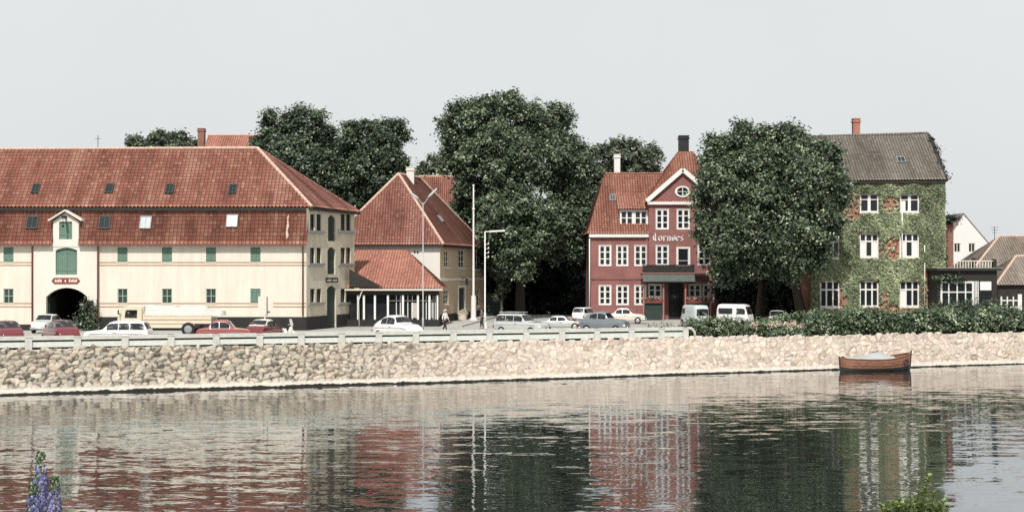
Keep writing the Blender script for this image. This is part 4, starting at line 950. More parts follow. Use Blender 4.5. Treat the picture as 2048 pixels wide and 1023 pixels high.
    for px in (1287,1327,1371,1421): u = Fp.u(px); m_ = MB(); m_.obox(Fp,u-.07,u+.07,.13,z0-.2,-.12,.02); m_.build('porch_post','post_pink',H)
    for a,b_ in ((1288,1326),(1372,1420)):
        ua,ub = Fp.u(a)+.1,Fp.u(b_)-.1; zz = Fp.z(608,1340); m_ = MB(); m_.obox(Fp,ua,ub,.14,zz,-.1,-.04)
        for k in range(12): u = ua+(ub-ua)*(k+.5)/12; m_.obox(Fp,u-.025,u+.025,.14,zz,-.038,-.01)
        m_.obox(Fp,ua,ub,zz+.002,zz+.1,-.14,.02); m_.build('porch_railing','dark_green',H)
    # rear wing in the shade of the chestnuts
    Fr_ = Fr((xc+.02,Y+3),(ax(1610,143),Y+3)); ws = [Fr_.rect(1452,1474,476,514),Fr_.rect(1580,1601,474,514),Fr_.rect(1452,1474,570,604),Fr_.rect(1494,1514,570,604),Fr_.rect(1526,1546,570,606),Fr_.rect(1452,1470,418,446),Fr_.rect(1526,1548,476,514)]
    m_ = MB(); wz = Fr_.z(404,1500); wall(m_,Fr_,0,Fr_.L,0,wz,ws); m_.build('wing_wall','brick_old',H)
    for r in ws: window(H,Fr_,r,2,3,fw=.12,bw=.08,wide=.14,d=-.05)
    p0,p1 = Fr_.p(0,wz,.3),Fr_.p(Fr_.L,wz,.3); tile_roof('wing_roof',H,p0,p1,p1+Vector((0,5,3.4)),p0+Vector((0,5,3.4)),'tile_hotel',**kw)
hotel()
def flower_box(px0,px1,label):
    F = Fr((ax(px0,137.3),137.3),(ax(px1,137.3),137.3)); zz = F.z(607.5,1340)+.104; t = thing('flower_box',label,'flower box',F.p(F.L/2,zz,0),0,'flower boxes on the porch railing')
    m_ = MB(); m_.obox(F,0,F.L,zz,zz+.2,-.2,.08); m_.build('box','sign_red',t)
    n = 420; P = np.array([tuple(F.p(random.uniform(0,F.L),zz+.2+random.uniform(-.02,.32),random.uniform(-.22,.14))) for _ in range(n)])
    V,Q,T = leaf_quads(P,np.tile((0,-.6,.5),(n,1)),np.full(n,.11),RNG.random(n)*.8); npmesh('leaves',V,Q,'leaf_shrub',t,tint=T)
    n = 260; c = np.array([tuple(F.p(F.L*(k+.5)/6,zz+.42,.0)) for k in range(6)]); P = c[RNG.integers(0,6,n)]+RNG.normal(size=(n,3))*np.array([.14,.07,.1])
    V,Q,T = leaf_quads(P,np.tile((0,-.8,.4),(n,1)),np.full(n,.12),np.where(RNG.random(n)>.45,.95,.3)); npmesh('blossoms',V,Q,'petal_red',t,tint=T)
flower_box(1290,1325,'red flower box with pink blooms by the hotel door, next to the dark green panel')
flower_box(1374,1419,'longer red flower box with pink blooms above the parked pale van')

# ================================================================== the ivy house and what stands beside it
def ivy_house():
    Y = 124; xa,xb = ax(1622,Y),ax(1884,Y); F = Fr((xa,Y),(xb,Y)); ez = F.z(361,1700)
    H = thing('ivy_house','red brick house with grey tiled roof and white windows, overgrown with ivy','house',((xa+xb)/2,Y+5,0))
    w1 = [F.rect(1640,1677,387,424),F.rect(1720,1757,387,424),F.rect(1800,1838,388,424)]; w2 = [F.rect(1641,1679,466,516),F.rect(1719,1757,466,514),F.rect(1799,1838,466,514)]; w3 = [F.rect(1640,1679,561,614),F.rect(1719,1757,561,613),F.rect(1799,1838,561,613)]
    m_ = MB(); wall(m_,F,0,F.L,0,ez,w1+w2+w3,.18)
    for r in w3+w2+w1: arch_fill(m_,F,r[0],r[1],r[3],.22 if r in w3 else .08,.18)
    m_.build('wall','brick_red',H)
    Fr_ = Fr((xb,Y),(xb,Y+10)); Fl = Fr((xa,Y+10),(xa,Y)); Fb = Fr((xb,Y+10),(xa,Y+10)); rz = az(267,Y+5)-.15; m_ = MB(); wall(m_,Fr_,0,10,0,ez); wall(m_,Fl,0,10,0,ez); wall(m_,Fb,0,F.L,0,ez)
    m_.poly([Fr_.p(0,ez),Fr_.p(10,ez),Fr_.p(5,rz)]); m_.poly([Fl.p(0,ez),Fl.p(10,ez),Fl.p(5,rz)]); m_.build('gable_wall','brick_old',H)
    for r in w1: window(H,F,r,2,2,fw=.11,bw=.07,wide=.26,d=-.06,zbar=[.68],sill='trim_cream')
    for r in w2+w3: window(H,F,r,3,2,fw=.12,bw=.13,d=-.06,zbar=[.66],sill='trim_cream')
    # white curtains drawn back inside the middle storey
    for r in w2[1:]+w3[2:]+w1[2:]:
        w = (r[1]-r[0])
        for q0,q1 in ([(r[0]+.12,r[0]+w*.3)]+([(r[1]-w*.3,r[1]-.12)] if r in w2 else [])): m_ = MB(); m_.obox(F,q0,q1,r[2]+.12,r[2]+(r[3]-r[2])*.62,-.088,-.079); m_.build('curtain','blind',H)
    zb = F.z(540,1700); m_ = MB(); m_.obox(F,0,F.L,zb-.1,zb+.1,.003,.08); m_.build('string_course','brick_old',H)
    m_ = MB(); m_.obox(F,0,F.L,0,F.z(628,1700),.0,.09); m_.build('plinth','trim_cream',H)
    o = .3; a = Vector((xa-o,Y-o,ez-.05)); b_ = Vector((xb+o,Y-o,ez+.05)); rl = Vector((xa-o,Y+5,az(275,Y+5))); rr = Vector((xb+o,Y+5,az(267,Y+5)))
    c = Vector((xb+o,Y+10+o,ez)); d = Vector((xa-o,Y+10+o,ez)); kw = dict(tw=.26,th=.34,amp=.06,step=.04)
    tile_roof('roof',H,a,b_,rr,rl,'tile_grey',**kw); tile_roof('roof',H,c,d,rl,rr,'tile_grey',**kw); ridge('ridge_tiles',H,rl,rr,.13,'tile_grey')
    m_ = MB(); m_.beam(b_+Vector((0,0,-.05)),rr+Vector((0,0,-.05)),.07,.26,up=(1,0,0)); m_.beam(c,rr+Vector((0,0,-.05)),.07,.26,up=(1,0,0)); m_.build('bargeboard','dark_wood',H)
    m_ = MB(); m_.obox(F,-.2,F.L+.2,ez-.22,ez-.08,.0,.38); m_.build('gutter','dark_wood',H)
    skylight(H,a,b_,rl,ax(1800,126)-a.x-.3,2.5,.75,.85,'glass')
    q = at(1712,276,Y+5.3); chimney(H,(q.x,q.y,q.z-.9),.62,.62,2.6,'brick_red')
    for px,y0,y1,mt in ((1803,420,548,'trim_white'),(1848,490,632,'trim_cream')): pipe(H,[F.p(F.u(px),F.z(y1,px),.2),F.p(F.u(px),F.z(y0,px),.2)],.05,mt)
    # dark side bay stepping back beyond the corner
    Fb2 = Fr((xb+.02,Y+2.0),(ax(1907,Y+2),Y+2.0)); m_ = MB(); bz = Fb2.z(436,1895); wall(m_,Fb2,0,Fb2.L,0,bz); F3 = Fr((ax(1907,Y+2),Y+2.0),(ax(1907,Y+2),Y+7)); wall(m_,F3,0,5,0,bz); m_.build('side_bay','brick_old',H)
    m_ = MB(); m_.obox(Fb2,-.1,Fb2.L+.2,bz-.2,bz,-5,.2); m_.build('bay_roof','dark_wood',H)
    # ivy: its own plant on the front
    holes = w1+w2+w3; I = tag(thing('ivy','yellow green ivy covering the brick house front around its white windows','climbing plant',(0,0,0)),group=None); I.location = F.p(F.L/2,0,.1)
    bare = [(1706,415,24,30),(1782,408,20,16),(1783,498,22,22),(1862,590,17,60),(1790,622,60,16),(1668,604,26,26),(1742,628,60,10),(1770,594,9,16)]
    n = 60000; us = RNG.random(n)*F.L*1.02; zs = RNG.random(n)*(ez-.6)+.5; keep = np.ones(n,bool); px = np.array([CX+F.p(u,0).x/Y*FP for u in us]); py = HZ-(zs-EYE)/Y*FP
    for r in holes: keep &= ~((us>r[0]-.06)&(us<r[1]+.06)&(zs>r[2]-.1)&(zs<r[3]+.03))
    for (bx,by,rx_,ry_) in bare:
        q = ((px-bx)/rx_)**2+((py-by)/ry_)**2; keep &= (q > 1+.35*np.sin(px*.31+py*.23)) | (RNG.random(n)<.04)
    dn = .56+.44*np.sin(px*.09+1.2)*np.sin(py*.07)+.22*np.sin(px*.21-py*.17); dn = np.where((py>538)&(px<1765),.34,dn); keep &= RNG.random(n) < np.clip(dn+.2,.15,1)
    us,zs,px,py = us[keep],zs[keep],px[keep],py[keep]; m2 = len(us); thick = .06+.16*np.clip(.5+.5*np.sin(px*.13)*np.cos(py*.11),0,1)+.08*RNG.random(m2)
    P = np.stack([F.a.x+us, Y-thick, zs],1); T = np.clip(.42+.16*RNG.normal(size=m2)+.14*np.sin(px*.05)+.10*np.sin(py*.06),0,1)
    V,Q,T = leaf_quads(P,np.tile((0,-.8,.55),(m2,1)),  .17+.11*RNG.random(m2),T,jitter=.28,aspect=.8); npmesh('leaves',V,Q,'leaf_ivy',I,tint=T)
    # ivy over corner and gable edge, shaded side put into its leaf colour
    lob = [(xb+.38,Y+.5+.12*k,.8+ez*.052*k,.40,.6,.62) for k in range(2,19)]+[(xb+.42,Y+.5+k*.52,ez+.2+k*.48,.22,.5,.42) for k in range(9)]+[(ax(1898,Y+2),Y+1.75,az(438,Y+2),.95,.4,.42)]
    crown('corner_growth',I,lob,'leaf_shade',.22,40,8,spread=.26,tbias=.15)
    m_ = MB()
    for px_ in (1632,1700,1768,1790,1846,1874):
        u = F.u(px_); pts = [F.p(u+.25*math.sin(k*1.3+px_),.4+k*1.15,.05) for k in range(10)]; m_.path(pts,[.05-.004*k for k in range(10)],5)
    m_.build('stem','bark',I)
ivy_house()
def garden_room():
    Y = 121; F = Fr((ax(1876,Y),Y),(ax(1994,Y),Y)); H = thing('garden_room','dark flat roofed garden room with white windows beside the ivy house','garden room',F.p(F.L/2,0,-2))
    zt = F.z(541,1930); wa = F.rect(1881,1948,562,606); wb = F.rect(1959,1984,561,606); wa=(wa[0],wa[1],1.6,wa[3]); wb=(wb[0],wb[1],1.6,wb[3])
    m_ = MB(); wall(m_,F,0,F.L,0,zt,[wa,wb],.12); Fr_ = Fr((F.p(F.L,0).x,Y),(F.p(F.L,0).x,Y+7)); wall(m_,Fr_,0,7,0,zt); Fl = Fr((F.p(0,0).x,Y+7),(F.p(0,0).x,Y)); wall(m_,Fl,0,7,0,zt); m_.build('wall','dark_wood',H)
    window(H,F,wa,4,2,fw=.16,bw=.10,d=-.03,zbar=[.62]); w = window(H,F,wb,1,2,'dark_wood','glass',.05,.05,d=-.03,zbar=[.45])
    m_ = MB(); r = F.rect(1959.5,1983.5,561.5,580); m_.obox(F,r[0],r[1],r[2],r[3],-.06,-.02); m_.build('blind','blind',w)
    for a in (1950,1953,1956): u = F.u(a); m_ = MB(); m_.obox(F,u-.04,u+.04,1.2,zt-.9,.0,.04); m_.build('post','trim_white',H)
    m_ = MB(); m_.obox(F,-.2,F.L+.3,zt+.002,zt+.2,-7,.3); m_.build('roof','dark_wood',H); m_ = MB(); m_.obox(F,-.2,F.L+.3,zt+.204,zt+.26,-7,.33); m_.build('roof_edge','lead',H)
    m_ = MB(); y0 = zt+.26
    for k in range(15): u = F.u(1911)+(F.u(1990)-F.u(1911))*k/14; m_.obox(F,u-.025,u+.025,y0,y0+.55,-.3,-.25)
    m_.obox(F,F.u(1909),F.u(1992),y0+.55,y0+.62,-.32,-.23); m_.build('roof_railing','trim_cream',H)
    m_ = MB(); m_.obox(F,F.u(1950),F.u(1956),y0,y0+.85,-.9,-.6); m_.obox(F,F.u(1988),F.u(1995),y0,y0+.75,-.6,-.2); m_.build('flue','dark_wood',H)
    crown('creeper',H,[(F.p(F.u(1872+k*7),0).x,Y-.2,F.z(556+3*math.sin(k*2),1890),.4,.2,.3) for k in range(8)],'leaf_dark',.2,26,8,spread=.25)
garden_room()
def white_house():
    Y = 172; F = Fr((ax(1880,Y),Y),(ax(1992,Y),Y)); H = thing('white_house','plain white gabled house with two dark windows behind the garden room','house',F.p(F.L/2,0,-5))
    ws = [F.rect(1908,1921,486,504),F.rect(1937,1950,486,504)]; ez = F.z(505,1930); ap = F.p(F.u(1927),F.z(428,1927)); m_ = MB(); 
    wl = MB(); wall(wl,F,0,F.L,0,ez,[(a,b_,c,min(d,ez)) for a,b_,c,d in ws] if False else [])
    L_ = F.L; zt = F.z(486,1930)+.0; k = lambda z:(z-ez)/(ap.z-ez)
    # gable wall cut round the two windows
    z0,z1 = ws[0][2],ws[0][3]; uu = sorted([0,ws[0][0],ws[0][1],ws[1][0],ws[1][1],L_]); wl = MB(); wall(wl,F,0,L_,0,z0)
    au = (ap-F.a).dot(F.e); slL = lambda z: au*max(k(z),0); slR = lambda z: L_-(L_-au)*max(k(z),0)
    wl.poly([F.p(slL(z0),z0),F.p(ws[0][0],z0),F.p(ws[0][0],z1),F.p(slL(z1),z1)]); wl.poly([F.p(ws[0][1],z0),F.p(ws[1][0],z0),F.p(ws[1][0],z1),F.p(ws[0][1],z1)]); wl.poly([F.p(ws[1][1],z0),F.p(slR(z0),z0),F.p(slR(z1),z1),F.p(ws[1][1],z1)])
    wl.poly([F.p(slL(z1),z1),F.p(slR(z1),z1),ap])
    for us in (0,L_): wl.poly([F.p(us,0,0),F.p(us,ez,0),F.p(us,ez,-11),F.p(us,0,-11)])
    wl.build('wall','pale_wall',H)
    for r in ws: window(H,F,r,2,1,'trim_cream','glass',.08,.08,d=-.1)
    back = Vector((0,11,0)); m_ = MB(); e0,e1 = F.p(-.1,ez-.05,.1),F.p(L_+.1,ez-.05,.1); p2 = ap+Vector((0,-.1,.05))
    m_.prism([e0,p2,p2+back,e0+back],(0,0,.1)); m_.prism([p2,e1,e1+back,p2+back],(0,0,.1)); m_.build('roof','tile_dun',H,fixn=True)
white_house()
h,F,a,b_,e = back_house('bungalow','grey brown hipped roof with an aerial, farther of the two beside the white house',1950,2150,473,537,146,'tile_dun','pale_wall',8,hipL=4.2)
m_ = MB(); p = at(1989,490,150); m_.bar(p,p+Vector((0,0,2.0)),.03,5); 
for k in range(3): m_.bar(p+Vector((-.45+.1*k,0,1.9-.28*k)),p+Vector((.45-.1*k,0,1.9-.28*k)),.02,5)
m_.build('aerial','black_iron',h)
h,F,a,b_,e = back_house('shed','low hut with pinkish verge and dark wall behind the white fence',1996,2150,513,568,128,'tile_dun','dark_wood',7,hipL=3.2)
fn = thing('garden_fence','white wooden rail fence in front of the dark hut','fence',at(2022,640,123.5))
fn.location.z = 0
F = Fr((ax(2000,123.5),123.5),(ax(2044,123.5),123.5)); m_ = MB(); 
for z in (1.75,2.35): m_.obox(F,0,F.L,z-.05,z+.05,-.03,.03)
m_.build('rail','trim_white',fn)
for px,w_,t in ((2002,.07,2.7),(2014,.05,2.7),(2026,.05,2.7),(2039,.17,2.9)): u = F.u(px); m_ = MB(); m_.obox(F,u-w_,u+w_,0,t,.032,.10); m_.build('post','trim_white',fn)
gt = thing('yard_gate','dark green boarded gate between the flagpole house and the big tree','gate',(ax(988,152),152,0))
F = Fr((ax(972,152),152),(ax(1004,152),152)); m_ = MB(); n=9
for k in range(n): m_.obox(F,F.L*k/n+.01,F.L*(k+1)/n-.01,.1,2.5,-.03,.03)
m_.build('boards','dark_green',gt); m_ = MB(); m_.obox(F,-.15,0,0,2.7,-.08,.08); m_.obox(F,F.L,F.L+.15,0,2.7,-.08,.08); m_.obox(F,0,F.L,1.9,2.05,.032,.07); m_.build('gate_frame','dark_green',gt)
# ================================================================== trees
tree('broadleaf_tree','dark round tree behind the hipped end of the warehouse, beside a small red roof',150,
  [(560,262,42),(612,258,48),(650,285,40,3),(530,300,36),(585,325,62,-2),(650,350,60,-1),(610,400,60,0)],600,mat='leaf_dark',leaf=.29,dens=26)
tree('broadleaf_tree','dark flat-topped tree rising just behind the peak of the flagpole house roof',149,
  [(725,270,42),(775,275,42),(755,330,62),(700,330,50,2),(690,400,60,1),(745,410,66,2),(800,330,20)],745,mat='leaf_dark',leaf=.28,dens=27)
tree('broadleaf_tree','low treetop just showing over the warehouse ridge beside the dark chimney',165,
  [(275,290,24),(318,282,26),(355,285,26),(385,292,16),(330,330,50)],330,mat='leaf_light',leaf=.34,dens=16)
tree('chestnut_tree','towering chestnut behind the white flagpole, the biggest tree in the street',150,
  [(945,245,62),(1015,232,52,2),(1092,250,52,2),(920,310,44,1),(1005,310,75,-2),(1100,320,72,0),(1155,320,40,2),(1150,400,50,1),(955,385,56,0),(925,440,38,2),(1020,440,62,-5),(1075,445,58,-5),(1130,470,55,-1),(1040,510,48,-6),(970,500,42,0),(1165,490,30,2)],1040,leaf=.31,dens=30,r=.5)
tree('broadleaf_tree','pale green tree between the towering chestnut and the violet hotel roof',168,
  [(1205,320,36),(1250,308,34),(1292,322,34),(1225,370,45),(1180,360,40),(1270,370,50)],1240,mat='leaf_light',leaf=.36,dens=15)
tree('broadleaf_tree','small yellowish treetop over the red roof behind the flagpole house',178,
  [(868,335,26),(845,345,16),(890,345,24),(870,380,36)],872,mat='leaf_light',leaf=.34,dens=16)
# dense dark growth under the towering chestnut
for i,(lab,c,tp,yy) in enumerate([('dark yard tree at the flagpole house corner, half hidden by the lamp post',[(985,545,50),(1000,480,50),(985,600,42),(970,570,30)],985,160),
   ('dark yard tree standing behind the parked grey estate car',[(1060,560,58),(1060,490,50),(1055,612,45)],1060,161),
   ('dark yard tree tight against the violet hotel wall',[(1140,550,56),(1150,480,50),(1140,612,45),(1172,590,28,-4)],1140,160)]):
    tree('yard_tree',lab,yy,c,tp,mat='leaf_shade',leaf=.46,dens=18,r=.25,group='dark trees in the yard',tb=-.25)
tree('sapling','slim pale trunked sapling beside the dark green yard gate',148,[(1000,548,14),(1006,572,12),(998,592,10)],1003,mat='leaf_light',leaf=.24,dens=26,r=.14,bark='bark_pale',group=None,spread=.3)
tree('chestnut_tree','broad dense chestnut in front of the hotel wing and the ivy house',125,
  [(1440,315,44,1),(1505,292,55,0),(1575,300,58,0),(1636,322,46,-3),(1432,380,48,0),(1490,375,75,-3),(1570,385,80,-3),(1640,390,56,-6),(1432,455,44,-1),(1480,465,64,-4),(1560,470,72,-4),(1635,450,50,-7),(1452,515,34,-2),(1660,360,34,-6),(1450,550,24,-3),(1508,522,42,-3),(1570,520,46,-3),(1620,505,40,-7)],1606,leaf=.27,dens=34,r=.45,group='chestnuts along the street')
tree('chestnut_tree','second chestnut added behind the broad one to shade the hotel wing',134,
  [(1470,330,60),(1560,320,66),(1620,350,60),(1500,430,70),(1590,440,70),(1540,500,60)],1519,leaf=.42,dens=15,r=.4,group='chestnuts along the street')  # tree added behind the broad crown so the wing falls in shade

tree('yard_tree','added dark bush standing in for deep shade between the white vans and the hotel wing wall',139.6,[(1470,590,36),(1520,585,44),(1500,545,36),(1560,600,40)],1519,mat='leaf_shade',leaf=.36,dens=18,r=.2,group='dark trees in the yard',tb=-.1)  # bush added with near-black leaves where the wing should lie in shade
tree('yard_tree','added dark bush standing in for shade at the corner of the ivy house',131,[(1590,590,40,0),(1615,560,34,0),(1580,545,40,0),(1600,615,30)],1596,mat='leaf_shade',leaf=.34,dens=18,r=.2,group='dark trees in the yard',tb=-.1)  # another added bush, its near-black leaves stand in for shade
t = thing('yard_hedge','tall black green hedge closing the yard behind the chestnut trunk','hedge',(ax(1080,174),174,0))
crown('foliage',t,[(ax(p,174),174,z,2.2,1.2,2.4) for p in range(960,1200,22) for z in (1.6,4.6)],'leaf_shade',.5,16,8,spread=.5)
# ------------------------------------------------------------------ hedges and planting behind the quay
def planting(name,label,cat,pts,mat,leaf=.16,dens=60,spread=.22,group=None,tb=0.0,spray=9,lowdark=True):
    c = Vector((sum(p[0] for p in pts)/len(pts),sum(p[1] for p in pts)/len(pts),0.05)); t = thing(name,label,cat,c,0,group)
    crown('foliage',t,pts,mat,leaf,dens,spray,spread=spread,tbias=tb)
    m_ = MB()
    for p in pts: 
        for k in range(2): m_.path([(p[0]+random.uniform(-.2,.2),p[1],.0),(p[0]+random.uniform(-.3,.3),p[1]+random.uniform(-.3,.3),p[2]+p[5]*.5)],[.03,.01],5)
    m_.build('stem','bark',t)
    return t
def row(px0,px1,step,off,top,rr=.85,jit=.12):
    out = []; px = px0
    while px <= px1:
        x = 0
        for _ in range(25): x = ax(px,topY(x)+off)
        Y = topY(x)+off; tp = top(px) if callable(top) else top; zt = az(tp,Y)*(1+random.uniform(-jit,jit)*.6); h = max(zt*.5,.25)
        out.append((x,Y,h,rr*random.uniform(.85,1.15),.75,h*random.uniform(.95,1.08))); px += step
    return out
planting('shrub_bed','loose light green shrubs at the end of the white guard rail','shrubs',row(1392,1510,16,1.3,lambda p:640-6*math.sin(p*.05))+row(1400,1500,22,2.2,634),'leaf_shrub',.17,55,tb=-.05)
planting('hedge','dark leafy hedge running along the quay behind the moored boat','hedge',row(1520,2075,15,1.5,lambda p:634-16*min(1,max(0,(p-1560)/90))+4*math.sin(p*.043),.9)+row(1620,2075,20,2.7,lambda p:617+3*math.sin(p*.06),.9),'leaf_hedge',.20,50)
planting('clipped_hedge','taller clipped hedge in front of the garden room windows','hedge',[(ax(p,117.5),117.5,az(601,117.5)*.5,.8,.75,az(601,117.5)*.52) for p in range(1876,2004,13)],'leaf_dark',.17,60,tb=.02)
rb = planting('rose_bush','rose bush with clusters of cream blooms below the small white car','rose bush',row(1535,1600,13,.75,650,.45),'leaf_hedge',.14,60)
P=[]
for px_ in (1542,1548,1556,1562,1578,1583,1588,1598,1603,1507,1512):
    x=0
    for _ in range(25): x = ax(px_,topY(x)+.45)
    Y=topY(x)+.45; z=az(646+random.uniform(0,10),Y); P.append(np.array((x,Y,z))+RNG.normal(size=(34,3))*np.array([.16,.08,.12]))
P=np.concatenate(P); V,Q,T = leaf_quads(P,np.tile((0,-.8,.5),(len(P),1)),np.full(len(P),.15),RNG.random(len(P)))
npmesh('blossoms',V,Q,'petal_cream',rb,tint=T)
bd = planting('flower_bed','low white flowering plants in the bed behind the rail end','flower bed',row(1300,1385,9,2.6,650,.4,.2),'leaf_hedge',.13,55)
P=[]
for k in range(16):
    px_=random.uniform(1300,1388); x=0
    for _ in range(25): x = ax(px_,topY(x)+2.3)
    Y=topY(x)+2.3; P.append(np.array((x,Y,random.uniform(.45,.85)))+RNG.normal(size=(14,3))*.09)
P=np.concatenate(P); V,Q,T = leaf_quads(P,np.tile((0,-.8,.5),(len(P),1)),np.full(len(P),.12),RNG.random(len(P))); npmesh('blossoms',V,Q,'petal_cream',bd,tint=T)
# climbing plant by the gateway
Y=116.5; t = thing('climber','dusty climbing plant growing up the warehouse wall beside the dark gateway','climbing plant',(ax(176,Y),Y,0))
crown('foliage',t,[(ax(p,Y),Y,az(q,Y),r_*Y/FP,.35,r_*1.3*Y/FP) for p,q,r_ in ((160,640,12),(172,630,14),(184,640,12),(166,612,9),(180,605,8),(188,618,7),(154,650,10),(172,650,16),(190,648,10))],'leaf_dark',.2,30,8,spread=.28,tbias=.12)
m_ = MB()
for k in range(5): m_.path([(ax(176,Y)+.1*k-.2,Y+.1,0),(ax(170+5*k,Y),Y+.2,1.4),(ax(160+8*k,Y),Y+.25,2.6)],[.05,.035,.015],5)
m_.build('stem','bark',t)

# ================================================================== vehicles
PROF = {
 'sedan':[(-.5,.42),(-.485,.55),(-.46,.60),(-.31,.655),(-.27,.70),(-.19,.95),(-.12,1),(.04,1),(.10,.95),(.19,.67),(.22,.64),(.42,.59),(.48,.52),(.5,.42)],
 'estate':[(-.5,.42),(-.49,.60),(-.475,.68),(-.42,.96),(-.37,1),(.04,1),(.10,.95),(.19,.67),(.22,.64),(.43,.58),(.48,.52),(.5,.42)],
 'beetle':[(-.5,.30),(-.475,.44),(-.42,.58),(-.34,.72),(-.2,.92),(-.1,.99),(-.03,1),(.05,.97),(.09,.92),(.155,.69),(.18,.66),(.32,.61),(.43,.48),(.5,.30)],
 'round':[(-.5,.36),(-.47,.50),(-.40,.64),(-.32,.74),(-.2,.94),(-.12,.99),(-.02,1),(.05,.97),(.09,.92),(.15,.70),(.18,.67),(.36,.62),(.46,.53),(.5,.38)],
 'van':[(-.5,.34),(-.495,.55),(-.48,.90),(-.45,.97),(-.40,1),(.30,1),(.37,.97),(.42,.85),(.475,.56),(.49,.48),(.5,.32)],
 'panel':[(-.5,.34),(-.495,.55),(-.48,.92),(-.45,.98),(-.40,1),(.16,1),(.22,.96),(.29,.62),(.32,.56),(.44,.50),(.49,.42),(.5,.30)],
}
WIN = {'sedan':dict(front=(.10,.188),rear=(-.27,-.19),side=[(-.225,-.07),(-.055,.125)]),'estate':dict(front=(.10,.188),rear=(-.475,-.425),side=[(-.43,-.23),(-.215,-.06),(-.045,.125)]),
 'beetle':dict(front=(.085,.15),rear=(-.27,-.18),side=[(-.235,-.095),(-.08,.10)]),'round':dict(front=(.085,.148),rear=(-.31,-.19),side=[(-.245,-.085),(-.07,.10)]),
 'van':dict(front=(.40,.47),rear=(-.497,-.483),side=[(-.44,-.26),(-.245,-.06),(-.045,.13),(.15,.40)]),'panel':dict(front=(.225,.285),rear=(-.497,-.483),side=[(-.40,-.08),(.03,.235)])}
def car(name,label,cat,style,L,W,H,loc,yaw,paintm,roofm=None,rack=False,group='cars parked along the quay street',win=None,belt=.60):
    t = thing(name,label,cat,(loc[0],loc[1],0),0,group)
    xs_,zs_ = zip(*PROF[style]); top = lambda x: np.interp(x/L,xs_,zs_)*H
    zsill = .24; zb0 = belt*H
    if style in('van','panel'): zb0 = .56*H
    def sec(x):
        w = W/2*(1-.20*abs(2*x/L)**6-.05*abs(2*x/L)**2); zt = float(top(x)); zb = min(zb0,zt-.03); dz = zt-zb; k = min(1,dz/(.30*H))
        wr = w*(.95-(.19 if style not in('van','panel') else .10)*k); sl = zsill+.10*max(0,abs(2*x/L)-.8)/.2
        return [(0,sl),(w*.90,sl),(w*.985,sl+.10),(w,(sl+zb)/2+.03),(w*.95,zb),(wr,zb+.84*dz),(wr*.86,zb+.965*dz),(0,zt+.012)]
    def S(x,tt):
        sgn = 1
        if tt > 7: tt = 14-tt; sgn = -1
        p = sec(x); i = min(int(tt),6); f = tt-i; a,b_ = p[i],p[i+1]
        return np.array((x, sgn*(a[0]+(b_[0]-a[0])*f), a[1]+(b_[1]-a[1])*f))
    st = np.unique(np.concatenate([np.linspace(-.5,.5,33),np.array(xs_)]))*L*.9999
    tts = [0,1,1.5,2,3,4,4.5,5,5.5,6,6.5,7,7.5,8,8.5,9,9.5,10,11,12,12.5,13]
    V = np.array([[S(x,a) for a in tts] for x in st]); n,k = V.shape[:2]; idx = np.arange(n*k).reshape(n,k); nx = np.roll(idx,-1,1)
    Q = np.stack([idx[:-1],nx[:-1],nx[1:],idx[1:]],-1).reshape(-1,4)
    mb = MB(); mb.add([tuple(p) for p in V.reshape(-1,3)],[list(map(int,q)) for q in Q]+[list(map(int,idx[0][::-1])),list(map(int,idx[-1]))])
    mi = []
    for q in Q:
        c = V.reshape(-1,3)[q].mean(0); mi.append(1 if roofm and c[2] > zb0+.30*(H-zb0) and top(c[0])>zb0+.1 else 0)
    mb.mi = mi+[0,0]
    # build at the origin, then turn the empty
    loc0 = t.location.copy(); t.location = (0,0,0)
    mb.build('body',[paintm,roofm or paintm],t,smooth=True,fixn=True)
    def patch(nm,x0,x1,ta,tb_,mat,off=.010,nx_=6,nt=6,trim=None):
        P=[];
        for i in range(nx_+1):
            for j in range(nt+1):
                x=x0+(x1-x0)*i/nx_; a=ta+(tb_-ta)*j/nt; p=S(x,a); e=1e-3*L; du=S(x+e,a)-S(x-e,a); dv=S(x,a+.01)-S(x,a-.01); nn=np.cross(du,dv); l=np.linalg.norm(nn)
                nn = nn/l if l>1e-9 else np.array((0,0,1.)); ctr=np.array((x,0,H*.5))
                if nn@(p-ctr)<0: nn=-nn
                P.append(tuple(p+nn*off))
        m_=MB(); m_.add(P,[[i*(nt+1)+j,(i+1)*(nt+1)+j,(i+1)*(nt+1)+j+1,i*(nt+1)+j+1] for i in range(nx_) for j in range(nt)]); return m_.build(nm,mat,t,smooth=True,fixn=False)
    wn = dict(WIN[style]); wn.update(win or {})
    if wn.get('front'): patch('windscreen',wn['front'][0]*L,wn['front'][1]*L,5.35,8.65,'glass_car',nt=10)
    if wn.get('rear'): patch('rear_window',wn['rear'][0]*L,wn['rear'][1]*L,5.3 if win else 5.6,8.7 if win else 8.4 if style not in('van','panel') else 8.7,'glass_car',nt=10)
    for a,b_ in wn['side']:
        lo,hi = (4.14,4.93) if style not in('van','panel') else (4.10,4.72)
        g_=.007*L
        for q0,q1,q2,q3 in ((lo,hi,lo-.04,hi+.04),(14-lo,14-hi,14-lo+.04,14-hi-.04)):
            w_=patch('side_window',a*L,b_*L,q0,q1,'glass_car'); patch('window_trim',a*L-g_,b_*L+g_,q2,q3,'chrome',off=.005).parent=w_
    # wheels, arches, bumpers, lamps, handles
    wrad = .31 if H<1.7 else .33
